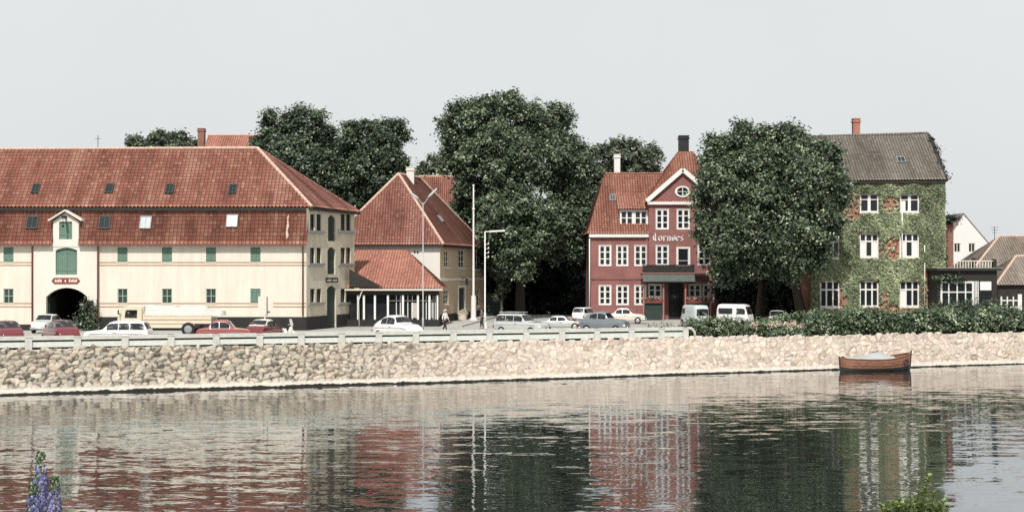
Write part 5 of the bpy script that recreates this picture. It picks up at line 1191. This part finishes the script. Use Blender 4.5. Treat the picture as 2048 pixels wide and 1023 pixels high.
    for sx in (-.30,.315):
        for sy in (-1,1):
            m_=MB(); y=sy*(W/2-.09); c=Vector((sx*L,y,wrad)); m_.bar(c-Vector((0,.085,0)),c+Vector((0,.085,0)),wrad,18); m_.bar(c+Vector((0,sy*.086,0)),c+Vector((0,sy*.10,0)),wrad*.86,18)
            w_=m_.build('wheel','rubber',t,smooth=False); m_=MB(); m_.bar(c+Vector((0,sy*.10,0)),c+Vector((0,sy*.125,0)),wrad*.56,14,wrad*.3); m_.build('hubcap','chrome',w_)
    for s,x in ((1,L/2),(-1,-L/2)):
        m_=MB(); m_.path([(x-s*.25,-W/2*.93,.42),(x+s*.02,-W/2*.78,.42),(x+s*.08,0,.42),(x+s*.02,W/2*.78,.42),(x-s*.25,W/2*.93,.42)],.05,6)
        for y in (-.3,.3): m_.beam((x+s*.09,y,.34),(x+s*.09,y,.54),.05,.05,up=(1,0,0))
        m_.build('bumper','chrome',t,smooth=True)
    hzz = .62 if style not in('van','panel') else .72
    for sy in (-1,1):
        p = S(.478*L,3.3 if sy>0 else 10.7); m_=MB(); c=Vector((L*.462,sy*W*.36,hzz if top(.46*L)>hzz+.05 else top(.46*L)-.1)); m_.bar(c-Vector((.08,0,0)),c+Vector((L*.03,0,0)),.10,12); m_.ball(c+Vector((L*.03,0,0)),.09,10,6,(.35,1,1)); m_.build('headlight','lamp_glass',t,smooth=True)
        m_=MB(); c=Vector((-L*.488,sy*W*.38,.60)); m_.box((c.x-.05,c.y-.05,c.z-.10),(c.x+.06,c.y+.05,c.z+.10)); m_.build('tail_light','tail_red',t)
        m_=MB(); yy=sy*W/2*.995; m_.beam((-.02*L,yy,zb0-.10),(.03*L,yy,zb0-.10),.03,.03); m_.build('door_handle','chrome',t)
    m_=MB()
    for sy in (-1,1): m_.beam((-.42*L,sy*W/2*.985,zb0-.2),(.40*L,sy*W/2*.985,zb0-.2),.02,.03)
    m_.build('side_trim','chrome',t)
    m_=MB(); m_.box((-L/2-.075,-.24,.40),(-L/2-.055,.24,.51)); m_.build('number_plate','trim_white',t)
    if rack:
        m_=MB()
        for sy in (-1,1): m_.beam((-.38*L,sy*W*.33,H+.12),(.06*L,sy*W*.33,H+.12),.04,.04)
        for k in range(6): x=-.37*L+.42*L*k/5; m_.beam((x,-W*.33,H+.12),(x,W*.33,H+.12),.03,.03)
        for x in (-.3*L,-.02*L):
            for sy in (-1,1): m_.beam((x,sy*W*.33,H-.08),(x,sy*W*.33,H+.1),.03,.03,up=(1,0,0))
        m_.build('roof_rack','grey_iron',t)
    t.location = loc0; t.rotation_euler = (0,0,R(yaw))
    return t
def px_xy(px,Y): return (ax(px,Y),Y)
car('parked_car','dark red rounded car at the picture edge, farthest from the gateway','car','round',4.4,1.70,1.64,px_xy(10,94.5),124,'paint_maroon',win=dict(rear=(-.33,-.165)))
car('parked_car','dark red rounded car parked in front of the dark gateway','car','round',4.4,1.70,1.66,px_xy(121,95.5),124,'paint_maroon',win=dict(rear=(-.33,-.165)))
car('parked_car','pale blue car half hidden between the two dark red cars','car','sedan',4.1,1.6,1.5,px_xy(98,113),84,'paint_paleblue')
car('parked_car','long white estate car parked side-on in front of the yellow lorry','car','estate',4.4,1.7,1.60,px_xy(237,94.5),178,'paint_white')
car('parked_car','bright red saloon car parked side-on behind the lorry wheel','car','sedan',3.7,1.6,1.58,px_xy(448,97),4,'paint_red')
car('parked_car','dark red small car with cream roof beside the white sign post','car','round',3.9,1.56,1.55,px_xy(529,100),76,'paint_maroon','paint_ivory')
car('parked_car','white beetle shaped car parked under the double street lamp','car','beetle',4.15,1.72,1.78,px_xy(796,101.5),-42,'paint_white')
car('parked_car','silver grey estate car with roof rack parked before the big chestnut','car','estate',4.4,1.70,1.60,px_xy(1042,110),-33,'paint_silver',rack=True)
car('parked_car','low pale grey car nosing out behind the silver estate','car','sedan',3.9,1.55,1.20,px_xy(1122,118),-8,'paint_silver')
car('parked_car','white car showing its back behind the blue grey saloon','car','estate',3.9,1.56,1.44,px_xy(1170,136),66,'paint_white')
car('parked_car','blue grey old saloon car with round wings in front of the hotel','car','round',4.0,1.64,1.72,px_xy(1208,112.5),-24,'paint_greyblue')
car('parked_car','ivory saloon car parked along the hotel wall behind the blue grey one','car','sedan',3.8,1.55,1.46,px_xy(1250,132),-6,'paint_ivory')
car('parked_van','pale blue delivery van with two rear windows by the hotel porch','van','van',3.6,1.62,1.95,px_xy(1390,124.5),104,'paint_paleblue',group=None,win=dict(side=[(.15,.40)]))
car('parked_van','white panel van with rounded roof under the chestnut','van','van',3.0,1.5,2.12,px_xy(1470,120.5),-34,'paint_white',group=None,win=dict(side=[(-.42,.02),(.15,.40)]))
car('parked_car','small white car seen from behind over the rose bush','car','round',3.5,1.5,1.62,px_xy(1554,119),78,'paint_white',win=dict(rear=(-.33,-.165)))

def lorry():
    Y=108; L=8.3; xc=ax(345,Y); t=thing('lorry','yellow flatbed lorry with a grey tarpaulin over its load by the warehouse','lorry',(xc,Y,0))
    t.location=(0,0,0); W=2.2
    def xx(px): return ax(px,Y)-xc
    x0,x1=xx(243),xx(291); m_=MB()
    pr=[(x0,.55),(x0,1.35),(x0+.28,2.05),(x0+.45,2.22),(x1-.1,2.22),(x1,2.1),(x1,.55)]
    m_.prism([(a,-W/2,z) for a,z in pr],(0,W,0)); m_.build('cab','paint_yellow',t,fixn=True)
    m_=MB(); m_.prism([(x0+.55,-W/2-.012,1.38),(x0+.62,-W/2-.012,1.98),(x1-.35,-W/2-.012,1.98),(x1-.35,-W/2-.012,1.38)],(0,.01,0)); m_.build('side_window','glass_car',t,fixn=True)
    m_=MB(); m_.prism([(x0+.02,-W/2+.15,1.45),(x0+.02,W/2-.15,1.45),(x0+.29,W/2-.2,2.03),(x0+.29,-W/2+.2,2.03)],(-.02,0,.01)); m_.build('windscreen','glass_car',t,fixn=True)
    xe=xx(452); m_=MB(); m_.box((x1+.12,-W/2,.95),(xe-.9,W/2,1.25)); m_.box((x1+.12,-W/2-.01,1.262),(xe-.9,W/2+.01,1.62)); m_.box((x1+.12,-W/2+.05,.62),(xe-2.2,W/2-.05,.948)); m_.build('load_bed','paint_yellow',t)
    m_=MB(); m_.box((x1+.12,-W/2-.03,1.235),(xe-.9,-W/2-.012,1.275)); m_.build('bed_trim','rust_line',t)
    m_=MB(); m_.box((x0+.2,-.45,.42),(xe-.3,.45,.61)); m_.build('chassis','black_iron',t)
    n,k=26,15; V=[]
    for i in range(n):
        u=i/(n-1); x=x1+.15+(xe-x1-.3)*u; h=2.28-.10*u-.35*max(0,u-.75)/.25+.07*math.sin(i*1.1)+.05*math.sin(i*.47+1)
        for j in range(k):
            v=j/(k-1)*2-1; y=v*(W/2+.04); a=abs(v); z=h-.75*max(0,a-.55)/.45-.10*a*a+.05*math.sin(i*.9+j*1.3)*(1-a*.5)
            V.append((x,y,max(z,1.52)))
    m_=MB(); m_.add(V,[[i*k+j,(i+1)*k+j,(i+1)*k+j+1,i*k+j+1] for i in range(n-1) for j in range(k-1)]+[[j for j in range(k)],[(n-1)*k+j for j in range(k)][::-1]]); m_.build('tarpaulin','canvas',t,smooth=True)
    for px in (272,383):
        for sy in (-1,1):
            c=Vector((xx(px),sy*(W/2-.12),.52)); m_=MB(); m_.bar(c-Vector((0,.14,0)),c+Vector((0,.14,0)),.52,22); m_.bar(c+Vector((0,sy*.141,0)),c+Vector((0,sy*.16,0)),.44,22); w=m_.build('wheel','rubber',t); m_=MB(); m_.bar(c+Vector((0,sy*.161,0)),c+Vector((0,sy*.19,0)),.30,16,.16); m_.build('hubcap','lead',w)
    for sy in (-1,1):
        m_=MB(); c=Vector((xx(383),sy*(W/2-.1),.55)); m_.path([c+Vector((.66*math.cos(a),0,.62*math.sin(a))) for a in [math.pi*q/10 for q in range(11)]],.05,6); m_.build('mudguard','black_iron',t)
        m_=MB(); m_.bar((x0-.06,sy*.75,.85),(x0+.02,sy*.75,.85),.13,12); m_.build('headlight','lamp_glass',t)
    m_=MB(); m_.path([(x0+.3,-W/2-.02,1.6),(x0+.2,-W/2-.28,1.75)],.02,5); m_.box((x0+.12,-W/2-.4,1.65),(x0+.18,-W/2-.22,2.0)); m_.build('mirror','black_iron',t)
    m_=MB(); m_.box((x1+.03,-W/2+.1,1.0),(x1+.10,W/2-.1,2.25)); m_.build('headboard','paint_yellow',t)
    t.location=(xc,Y,0)
lorry()
def scooter():
    Y=103.5; t=thing('motor_scooter','pale motor scooter with windshield parked against the black warehouse plinth','scooter',(ax(572,Y),Y,0)); t.location=(0,0,0)
    for x in (-.55,.55):
        m_=MB(); m_.bar((x,-.05,.24),(x,.05,.24),.24,16); w=m_.build('wheel','rubber',t); m_=MB(); m_.bar((x,-.062,.24),(x,.062,.24),.13,12); m_.build('hubcap','chrome',w)
    m_=MB(); m_.path([(-.62,0,.52),(-.45,0,.66),(-.1,0,.62),(.0,0,.32),(.28,0,.30),(.42,0,.55),(.40,0,.85)],[.10,.17,.16,.13,.15,.20,.10],10); m_.ball((.55,0,.44),.22,10,7,(1,.45,.6)); m_.build('body','paint_ivory',t,smooth=True)
    m_=MB(); m_.box((-.5,-.13,.76),(.0,.13,.86)); m_.build('seat','rubber',t)
    m_=MB(); m_.path([(.36,-.34,1.02),(.42,-.1,1.0),(.42,.1,1.0),(.36,.34,1.02)],.025,6); m_.path([(.44,0,.6),(.40,0,1.0)],.03,6); m_.build('handlebar','chrome',t)
    m_=MB(); m_.prism([(.48,-.22,1.0),(.48,.22,1.0),(.36,.18,1.42),(.36,-.18,1.42)],(.012,0,0)); m_.build('windshield','lamp_glass',t,fixn=True)
    m_=MB(); m_.bar((.46,0,.92),(.54,0,.92),.09,10); m_.build('headlight','lamp_glass',t)
    t.location=(ax(572,Y),Y,0); t.rotation_euler=(0,0,R(-20))
scooter()

# ================================================================== street furniture
def lamp_double():
    Y=112.5; p=Vector((ax(846,Y),Y,0)); t=thing('street_lamp','tall slim street lamp with two tilted arms behind the white beetle car','street lamp',p)
    top=at(846,405,Y); m_=MB(); m_.path([p,p+Vector((0,0,1.2)),p+Vector((0,0,1.25)),top],[.085,.08,.05,.035],9); m_.build('pole','grey_iron',t,smooth=True)
    for a in ((822,386),(874,377)):
        q=at(*a,Y); d=(q-top); m_=MB(); m_.path([top-Vector((0,0,.2)),top+d*.45],[.035,.03],6); l=m_.build('arm','grey_iron',t); m_=MB(); m_.path([top+d*.35,top+d*.5,q],[.06,.11,.08],8); m_.build('lamp_head','grey_iron',l,smooth=True)
lamp_double()
def lamp_single():
    Y=122; p=Vector((ax(970,Y),Y,0)); t=thing('street_lamp','white street lamp with one long arm and insulators, right of the flagpole','street lamp',p)
    top=at(970,463,Y); m_=MB(); m_.path([p,p+Vector((0,0,1.3)),p+Vector((0,0,1.35)),top],[.11,.10,.065,.05],9); m_.build('pole','trim_white',t,smooth=True)
    q=at(1010,461,Y); m_=MB(); m_.path([top,top.lerp(q,.3)],.04,6); l=m_.build('arm','trim_white',t); m_=MB(); m_.beam(top.lerp(q,.22),q,.22,.14); m_.build('lamp_head','trim_white',l)
    for k in range(4):
        z=top.z-1.1-.38*k; m_=MB(); m_.beam((p.x,Y,z),(p.x+.32,Y,z),.03,.03); m_.bar((p.x+.3,Y,z),(p.x+.3,Y,z+.16),.05,7); m_.build('insulator','trim_white',t)
    m_=MB(); m_.bar(p,p+Vector((0,0,.5)),.22,10,.16); m_.build('foot','trim_white',t)
lamp_single()
def flagpole():
    Y=138; p=Vector((ax(947,Y),Y,0)); t=thing('flagpole','tall bare white flagpole on a thick white base in the square','flagpole',p); top=at(947,371,Y)
    m_=MB(); m_.path([p+Vector((0,0,2.0)),p+Vector((0,0,2.6)),top-Vector((0,0,1)),top],[.15,.12,.075,.05],10); m_.ball(top,.11,8,6); m_.ball(Vector((p.x,Y,az(418,Y))),.15,8,6); m_.build('pole','trim_white',t,smooth=True)
    m_=MB(); m_.bar(p,p+Vector((0,0,2.5)),.27,12,.24); m_.bar(p,p+Vector((0,0,.3)),.42,12,.36); m_.build('base','trim_white',t); m_=MB(); m_.beam(p+Vector((.27,0,1.2)),p+Vector((.27,0,1.6)),.04,.06,up=(1,0,0)); m_.build('cleat','black_iron',t)
flagpole()
def signpost():
    Y=102; p=Vector((ax(530,Y),Y,0)); t=thing('sign_post','white sign board seen from behind on a slim pole above the guard rail','sign',p); a=at(516,592,Y); b_=at(546,632,Y)
    m_=MB(); m_.bar(p,Vector((p.x,Y,b_.z+.2)),.055,9); m_.build('pole','trim_cream',t); m_=MB(); m_.box((a.x,Y+.05,b_.z),(b_.x,Y+.09,a.z)); m_.build('board','trim_cream',t)
    m_=MB(); m_.box((p.x+.12,Y-.01,b_.z+.1),(p.x+.17,Y+.045,a.z-.04)); m_.box((p.x+.171,Y-.005,b_.z+.32),(p.x+.36,Y+.045,b_.z+.36)); m_.build('bracket','black_iron',t)
signpost()
m_ = None
def tub():
    Y=139; p=Vector((ax(925,Y),Y,0.12)); t=thing('flower_tub','round pale stone flower tub beside the flagpole base','flower tub',p); m_=MB(); m_.bar(p,p+Vector((0,0,.55)),.40,14,.5); m_.bar(p+Vector((0,0,.552)),p+Vector((0,0,.63)),.54,14); m_.build('tub','trim_cream',t)
    crown('plants',t,[(p.x,Y,.92,.45,.4,.24)],'petal_cream',.13,60,8,spread=.2)
tub()

# ================================================================== people
def skin_body(name,nodes,edges,mat,parent,sub=1):
    me=bpy.data.meshes.new(name); me.from_pydata([n[:3] for n in nodes],edges,[]); o=bpy.data.objects.new(name,me); C.objects.link(o)
    md=o.modifiers.new('skin','SKIN'); md.use_smooth_shade=True
    for i,n in enumerate(nodes):
        r=n[3]; me.skin_vertices[0].data[i].radius=(r,n[4] if len(n)>4 else r); me.skin_vertices[0].data[i].use_root=(i==0)
    o.modifiers.new('sub','SUBSURF').levels=sub; o.modifiers['sub'].render_levels=sub
    dg=bpy.context.evaluated_depsgraph_get(); m2=bpy.data.meshes.new_from_object(o.evaluated_get(dg)); bpy.data.objects.remove(o); m2.name=name
    m2.materials.clear(); m2.materials.append(MATS[mat])
    for pl in m2.polygons: pl.use_smooth=True
    return link(name,m2,parent)
def person(label,loc,yaw,shirt,trousers,hair,h=1.74,stride=.22,cap=None):
    t=thing('person',label,'person',(0,0,0)); k=h/1.74
    J=lambda x,y,z:(x*k,y*k,z*k)   # facing +x
    s=stride; arms={}
    N_=[J(0,0,.95)+(.115,.15),J(.01,0,1.12)+(.10,.135),J(.02,0,1.32)+(.105,.165),J(.01,0,1.45)+(.07,.10),J(.015,0,1.52)+(.05,.05),J(.03,0,1.60)+(.075,.07),J(.035,0,1.67)+(.085,.075),J(.02,0,1.725)+(.05,.045)]
    E=[(i,i+1) for i in range(7)]
    for sy,fx in ((-1,s),(1,-s)):
        b=len(N_); N_+= [J(0,sy*.095,.90)+(.088,),J(fx*.45+.03,sy*.10,.50)+(.058,),J(fx*.95-(.07 if fx<0 else 0),sy*.10,.10 if fx>0 else .13)+(.036,),J(fx*.95+.13-(.07 if fx<0 else 0),sy*.105,.035)+(.03,)]; E+=[(0,b),(b,b+1),(b+1,b+2),(b+2,b+3)]
        a=len(N_); N_+= [J(.01,sy*.19,1.42)+(.055,),J(-fx*.35,sy*.235,1.14)+(.040,),J(-fx*.6+.10,sy*.225,.90)+(.028,),J(-fx*.65+.13,sy*.215,.82)+(.030,)]; E+=[(3,a),(a,a+1),(a+1,a+2),(a+2,a+3)]
        for q in range(5):
            c=len(N_); dx=(q-2)*.017; ln=(.055,.075,.082,.075,.045)[q]
            if q==4: N_+= [J(-fx*.65+.165,sy*.205,.80)+(.009,),J(-fx*.65+.185,sy*.20,.765)+(.008,)]
            else: N_+= [J(-fx*.65+.115+dx*1.2,sy*.215,.79)+(.009,),J(-fx*.65+.125+dx*1.3,sy*.21,.79-ln)+(.008,)]
            E+=[(a+3,c),(c,c+1)]
    body=skin_body('body',N_,E,'skin',t)
    # face: nose, ears, eyes on the head
    m_=MB(); m_.ball(J(.115,0,1.635),.018*k,8,6,(1,.7,1.2)); m_.ball(J(.03,-.078,1.64),.026*k,8,6,(.7,.35,1.2)); m_.ball(J(.03,.078,1.64),.026*k,8,6,(.7,.35,1.2)); m_.build('nose_and_ears','skin',t,smooth=True)
    m_=MB(); m_.ball(J(.104,-.03,1.655),.010*k,6,5); m_.ball(J(.104,.03,1.655),.010*k,6,5); m_.build('eyes','hair_dark',t)
    m_=MB(); m_.beam(J(.106,-.025,1.592),J(.106,.025,1.592),.012,.010); m_.build('mouth','tail_red',t)
    # hair
    H_=[J(.0,0,1.70)+(.098,.085),J(-.045,0,1.65)+(.07,.078),J(.03,0,1.735)+(.066,.07)]; skin_body('hair',H_,[(0,1),(0,2)],hair,t)
    # clothes follow the limbs
    S_=[J(.0,0,.93)+(.142,.182),J(.012,0,1.15)+(.118,.155),J(.02,0,1.32)+(.122,.185),J(.01,0,1.445)+(.082,.12)]; E=[(0,1),(1,2),(2,3)]
    for sy,fx in ((-1,s),(1,-s)): a=len(S_); S_+= [J(.01,sy*.19,1.42)+(.072,),J(-fx*.35,sy*.235,1.14)+(.058,),J(-fx*.52+.06,sy*.23,.97)+(.05,)]; E+=[(3,a),(a,a+1),(a+1,a+2)]
    skin_body('shirt',S_,E,shirt,t)
    T_=[J(0,0,.97)+(.128,.165)]; E=[]
    for sy,fx in ((-1,s),(1,-s)): a=len(T_); T_+= [J(0,sy*.095,.86)+(.105,),J(fx*.45+.03,sy*.10,.50)+(.078,),J(fx*.92-(.06 if fx<0 else 0),sy*.10,.12 if fx>0 else .15)+(.064,)]; E+=[(0,a),(a,a+1),(a+1,a+2)]
    skin_body('trousers',T_,E,trousers,t)
    for sy,fx in ((-1,s),(1,-s)):
        bx=fx*.95-(.07 if fx<0 else 0); skin_body('shoe',[J(bx-.05,sy*.10,.05)+(.045,),J(bx+.06,sy*.102,.045)+(.045,),J(bx+.15,sy*.105,.035)+(.032,)],[(0,1),(1,2)],'rubber',t)
    if cap:
        m_=MB(); m_.ball(J(.02,0,1.725),.105*k,12,7,(1.05,.95,.55)); m_.prism([J(.08,-.08,1.71),J(.19,-.05,1.695),J(.19,.05,1.695),J(.08,.08,1.71)],(0,0,.012)); m_.build('cap',cap,t,smooth=True)
    t.location=(loc[0],loc[1],loc[2] if len(loc)>2 else 0); t.rotation_euler=(0,0,R(yaw)); return t
person('walking person in white shirt, white cap and dark trousers crossing the street',(ax(890,115.5),115.5),-35,'shirt_white','cloth_dark','hair',1.74,.24,'shirt_white')
person('person in dark coat standing beside the single arm street lamp',(ax(963.5,121.3),121.3),200,'coat_grey','cloth_dark','hair_dark',1.70,.06)

# ================================================================== the moored boat
def boat():
    Y=102.6; x0,x1=ax(1674,Y),ax(1827,Y); L=x1-x0; t=thing('rowing_boat','brown clinker built rowing boat under a pale cover, moored at the quay','boat',((x0+x1)/2,Y,WATER)); t.location=(0,0,0)
    n=40; strakes=6
    def half(u):  return .98*max(0.0,(1-abs(2*u-1)**2.6))**.62*(1-.08*(u-.5))
    def sheer(u): return .84+.50*max(0,u-.55)**1.5*2.6+.16*max(0,.4-u)**1.4*2.0
    def keel(u):  return -.28+.35*max(0,u-.86)*4+.25*max(0,.1-u)*6
    V=[];F_=[];mi=[]; k=strakes*2
    for sy in (-1,1):
        o=len(V)
        for i in range(n+1):
            u=i/n; w=half(u)+.03; zs_,zk=sheer(u),keel(u)
            for j in range(strakes):
                for e,out in ((j/strakes,.022),((j+1)/strakes,0.0)):
                    a=e; y=w*(math.sin(a*math.pi/2)**.62); z=zk+(zs_-zk)*(a**1.25); V.append((-L/2+L*u+.10*(a-.6)*(1 if u>.5 else -1)*abs(2*u-1)**6, sy*(y+out), z))
        for i in range(n):
            for j in range(k-1): a=o+i*k+j; F_.append([a,a+k,a+k+1,a+1]); mi.append(0 if j>=5 else 1)
    m_=MB(); m_.v=[Vector(v) for v in V]; m_.f=F_; m_.mi=mi; hull=m_.build('hull',['boat_wood','boat_tar'],t)
    m_=MB()
    for sy in (-1,1): m_.path([(-L/2+L*i/24,sy*(half(i/24)+.05),sheer(i/24)+.01) for i in range(25)],.045,6)
    m_.build('gunwale','boat_wood',t); m_=MB()
    m_.path([(L/2-.12,0,-.3),(L/2+.02,0,.3),(L/2+.12,0,sheer(1)+.20)],[.07,.07,.06],6); m_.build('stem_post','boat_tar',t); m_=MB(); m_.path([(-L/2+.1,0,-.3),(-L/2-.02,0,.3),(-L/2-.08,0,sheer(0)+.12)],[.07,.07,.06],6); m_.build('stern_post','boat_tar',t)
    m_=MB()
    for i in range(2,38,2):
        u=i/n; w=half(u)-.03; m_.path([(-L/2+L*u,sy_*w*(math.sin(a*math.pi/2)**.62),keel(u)+.03+(sheer(u)-keel(u))*(a**1.25)) for sy_ in (-1,1) for a in ([1,.7,.35,.05] if sy_<0 else [.05,.35,.7,1])],.022,4)
    m_.build('ribs','boat_wood',t)
    m_=MB(); 
    for u in (.22,.70,.84): w=half(u); m_.box((-L/2+L*u-.13,-w,.52+.25*max(0,u-.6)),(-L/2+L*u+.13,w,.56+.25*max(0,u-.6)))
    m_.build('thwart','boat_wood',t)
    m_=MB(); m_.path([(-L/2+L*i/10,0,keel(i/10)+.05) for i in range(1,10)],.12,6); m_.build('bottom_boards','boat_tar',t)
    n2,k2=30,17; P=[]
    for i in range(n2):
        u=.04+.66*i/(n2-1); w=half(u)+.06; hgt=.08+.32*math.exp(-((u-.50)/.14)**2)
        for j in range(k2): v=j/(k2-1)*2-1; P.append((-L/2+L*u,v*w,sheer(u)+.06+hgt*(1-abs(v)**1.5)+.02*math.sin(i*1.7+j)-(.10 if abs(v)>.98 else 0)))
    m_=MB(); m_.add(P,[[i*k2+j,(i+1)*k2+j,(i+1)*k2+j+1,i*k2+j+1] for i in range(n2-1) for j in range(k2-1)]); m_.build('cover','boat_cover',t,smooth=True)
    m_=MB(); c=Vector((L/2-.7,-half(.88)-.06,.62)); m_.path([c+Vector((.18*math.cos(a),0,.18*math.sin(a))) for a in [2*math.pi*q/14 for q in range(15)]],.06,7); m_.build('fender','boat_tar',t,smooth=True)
    t.location=((x0+x1)/2,Y,WATER); t.rotation_euler=(0,0,R(14))
boat()

# ================================================================== plants on the near bank
def lupin(px,Y,ztop,label,lean,n_flo=260):
    b=Vector((ax(px,Y),Y,3.0-(.1*(Y-7.6) if Y>7.6 else 0))); t=thing('lupin',label,'flower',b,0,'lupins on the near bank'); top=Vector((b.x+lean,Y,ztop)); ax_=(top-b)
    m_=MB(); m_.path([b-Vector((0,0,.05)),b.lerp(top,.5)+Vector((.01,0,0)),top],[.010,.008,.004],7); m_.build('stem','stem',t,smooth=True)
    V=[];Q=[];T=[];MI=[]; rows=36; H=min(.62,ax_.length*.72)
    for i in range(rows):
        f=i/(rows-1); z=top-ax_.normalized()*(H*(1-f)); rad=.016+.050*(1-f)**.75; m2=10 if f<.8 else 6
        for j in range(m2):
            if RNG.random()<.10: continue
            a=2*math.pi*(j/m2)+i*.7+RNG.normal()*.12; d=np.array((math.cos(a),math.sin(a),.25-.35*f+.0)); d/=np.linalg.norm(d); c=np.array(tuple(z))+d*rad*(.85+.3*RNG.random())+np.array((0,0,RNG.normal()*.004)); sz=(.025-.011*f)*(.85+.3*RNG.random()); s_=np.cross(d,(0,0,1.)); s_/=np.linalg.norm(s_); u_=np.cross(s_,d)
            green=f>.90 or RNG.random()<.05+.1*f
            for (da,db,dc,tt) in ((0,.55,.15,.75),(-.32,.0,.35,.35),(.32,.0,.35,.45),(0,-.35,.45,.15)):
                o=len(V); cc=c+s_*sz*da+u_*sz*db+d*sz*dc*.5; w=sz*.42; hh=sz*.5
                V+= [cc-u_*hh, cc+s_*w+d*sz*.18, cc+u_*hh-d*sz*.05, cc-s_*w+d*sz*.18]; Q.append([o,o+1,o+2,o+3]); T.append(np.clip(tt+RNG.normal()*.16,0,1)); MI.append(1 if green else 0)
    npmesh('flower_spike',np.array(V),np.array(Q),['petal_blue','leaf_hedge'],t,tint=T,mi=np.array(MI,dtype=np.int32))
    V=[];Q=[];T=[]
    for k in range(9):
        a=k*2.4; r0=.12+.10*RNG.random(); p0=b.lerp(top,.12+.03*k); c=np.array(tuple(p0))+np.array((math.cos(a)*r0,math.sin(a)*r0,.05))
        for j in range(9):
            bb=2*math.pi*j/9; d=np.array((math.cos(bb),math.sin(bb),.18)); s_=np.cross(d,(0,0,1.)); s_/=np.linalg.norm(s_); l=.075; o=len(V); V+=[c,c+d*l*.5+s_*.013,c+d*l,c+d*l*.5-s_*.013]; Q.append([o,o+1,o+2,o+3]); T.append(.3+.4*RNG.random())
    npmesh('leaves',np.array(V),np.array(Q),'leaf_shrub',t,tint=T)
lupin(83,8.0,az(904,8.0),'tallest blue lupin spike on the near bank, its tip over the water',-.005)
lupin(102,7.7,az(952,7.7),'shorter blue lupin spike leaning against the tallest one',.02)
lupin(70,7.8,az(968,7.8),'lowest blue lupin spike in front of the tallest one',-.012)
def near_bush():
    Y=8.2; b=Vector((ax(1825,Y),Y,2.94)); t=thing('willow_bush','bright yellow green bush with upright shoots on the near bank','bush',b); V=[];Q=[];T=[]; m_=MB()
    tips=[(1800,1000),(1822,988),(1845,992),(1786,1004),(1862,996),(1878,1008),(1812,1006),(1834,1002),(1855,962),(1850,975),(1768,1012),(1890,1016),(1838,978),(1870,980),(1795,990),(1775,998),(1858,950)]+[(1762+8*k,1004+6*math.sin(k*1.9)) for k in range(18)]
    for px,py in tips:
        yy=Y+RNG.normal()*.12; q=at(px,py,yy); base=b+Vector((random.uniform(-.12,.12),random.uniform(-.1,.1),0)); mid=base.lerp(q,.6)+Vector((0,0,.05)); m_.path([base,mid,q],[.008,.005,.002],5)
        ln=(q-base).length
        for k in range(int(190*ln/.8)):
            f=.25+.75*RNG.random()**.8; p=np.array(tuple(base.lerp(mid,f/.6) if f<.6 else mid.lerp(q,(f-.6)/.4))); a=RNG.random()*6.28; d=np.array((math.cos(a),math.sin(a),.35+.5*RNG.random())); d/=np.linalg.norm(d); s_=np.cross(d,(.2,.1,1.)); s_/=np.linalg.norm(s_); l=.020+.022*RNG.random(); w=l*.26; o=len(V); dn=np.array((0,0,-.006))
            V+=[p,p+d*l*.45+s_*w,p+d*l+dn,p+d*l*.45-s_*w]; Q.append([o,o+1,o+2,o+3]); T.append(np.clip(.5+.22*RNG.normal(),0,1))
    m_.build('stem','stem',t); npmesh('leaves',np.array(V),np.array(Q),'leaf_near',t,tint=T)
near_bush()
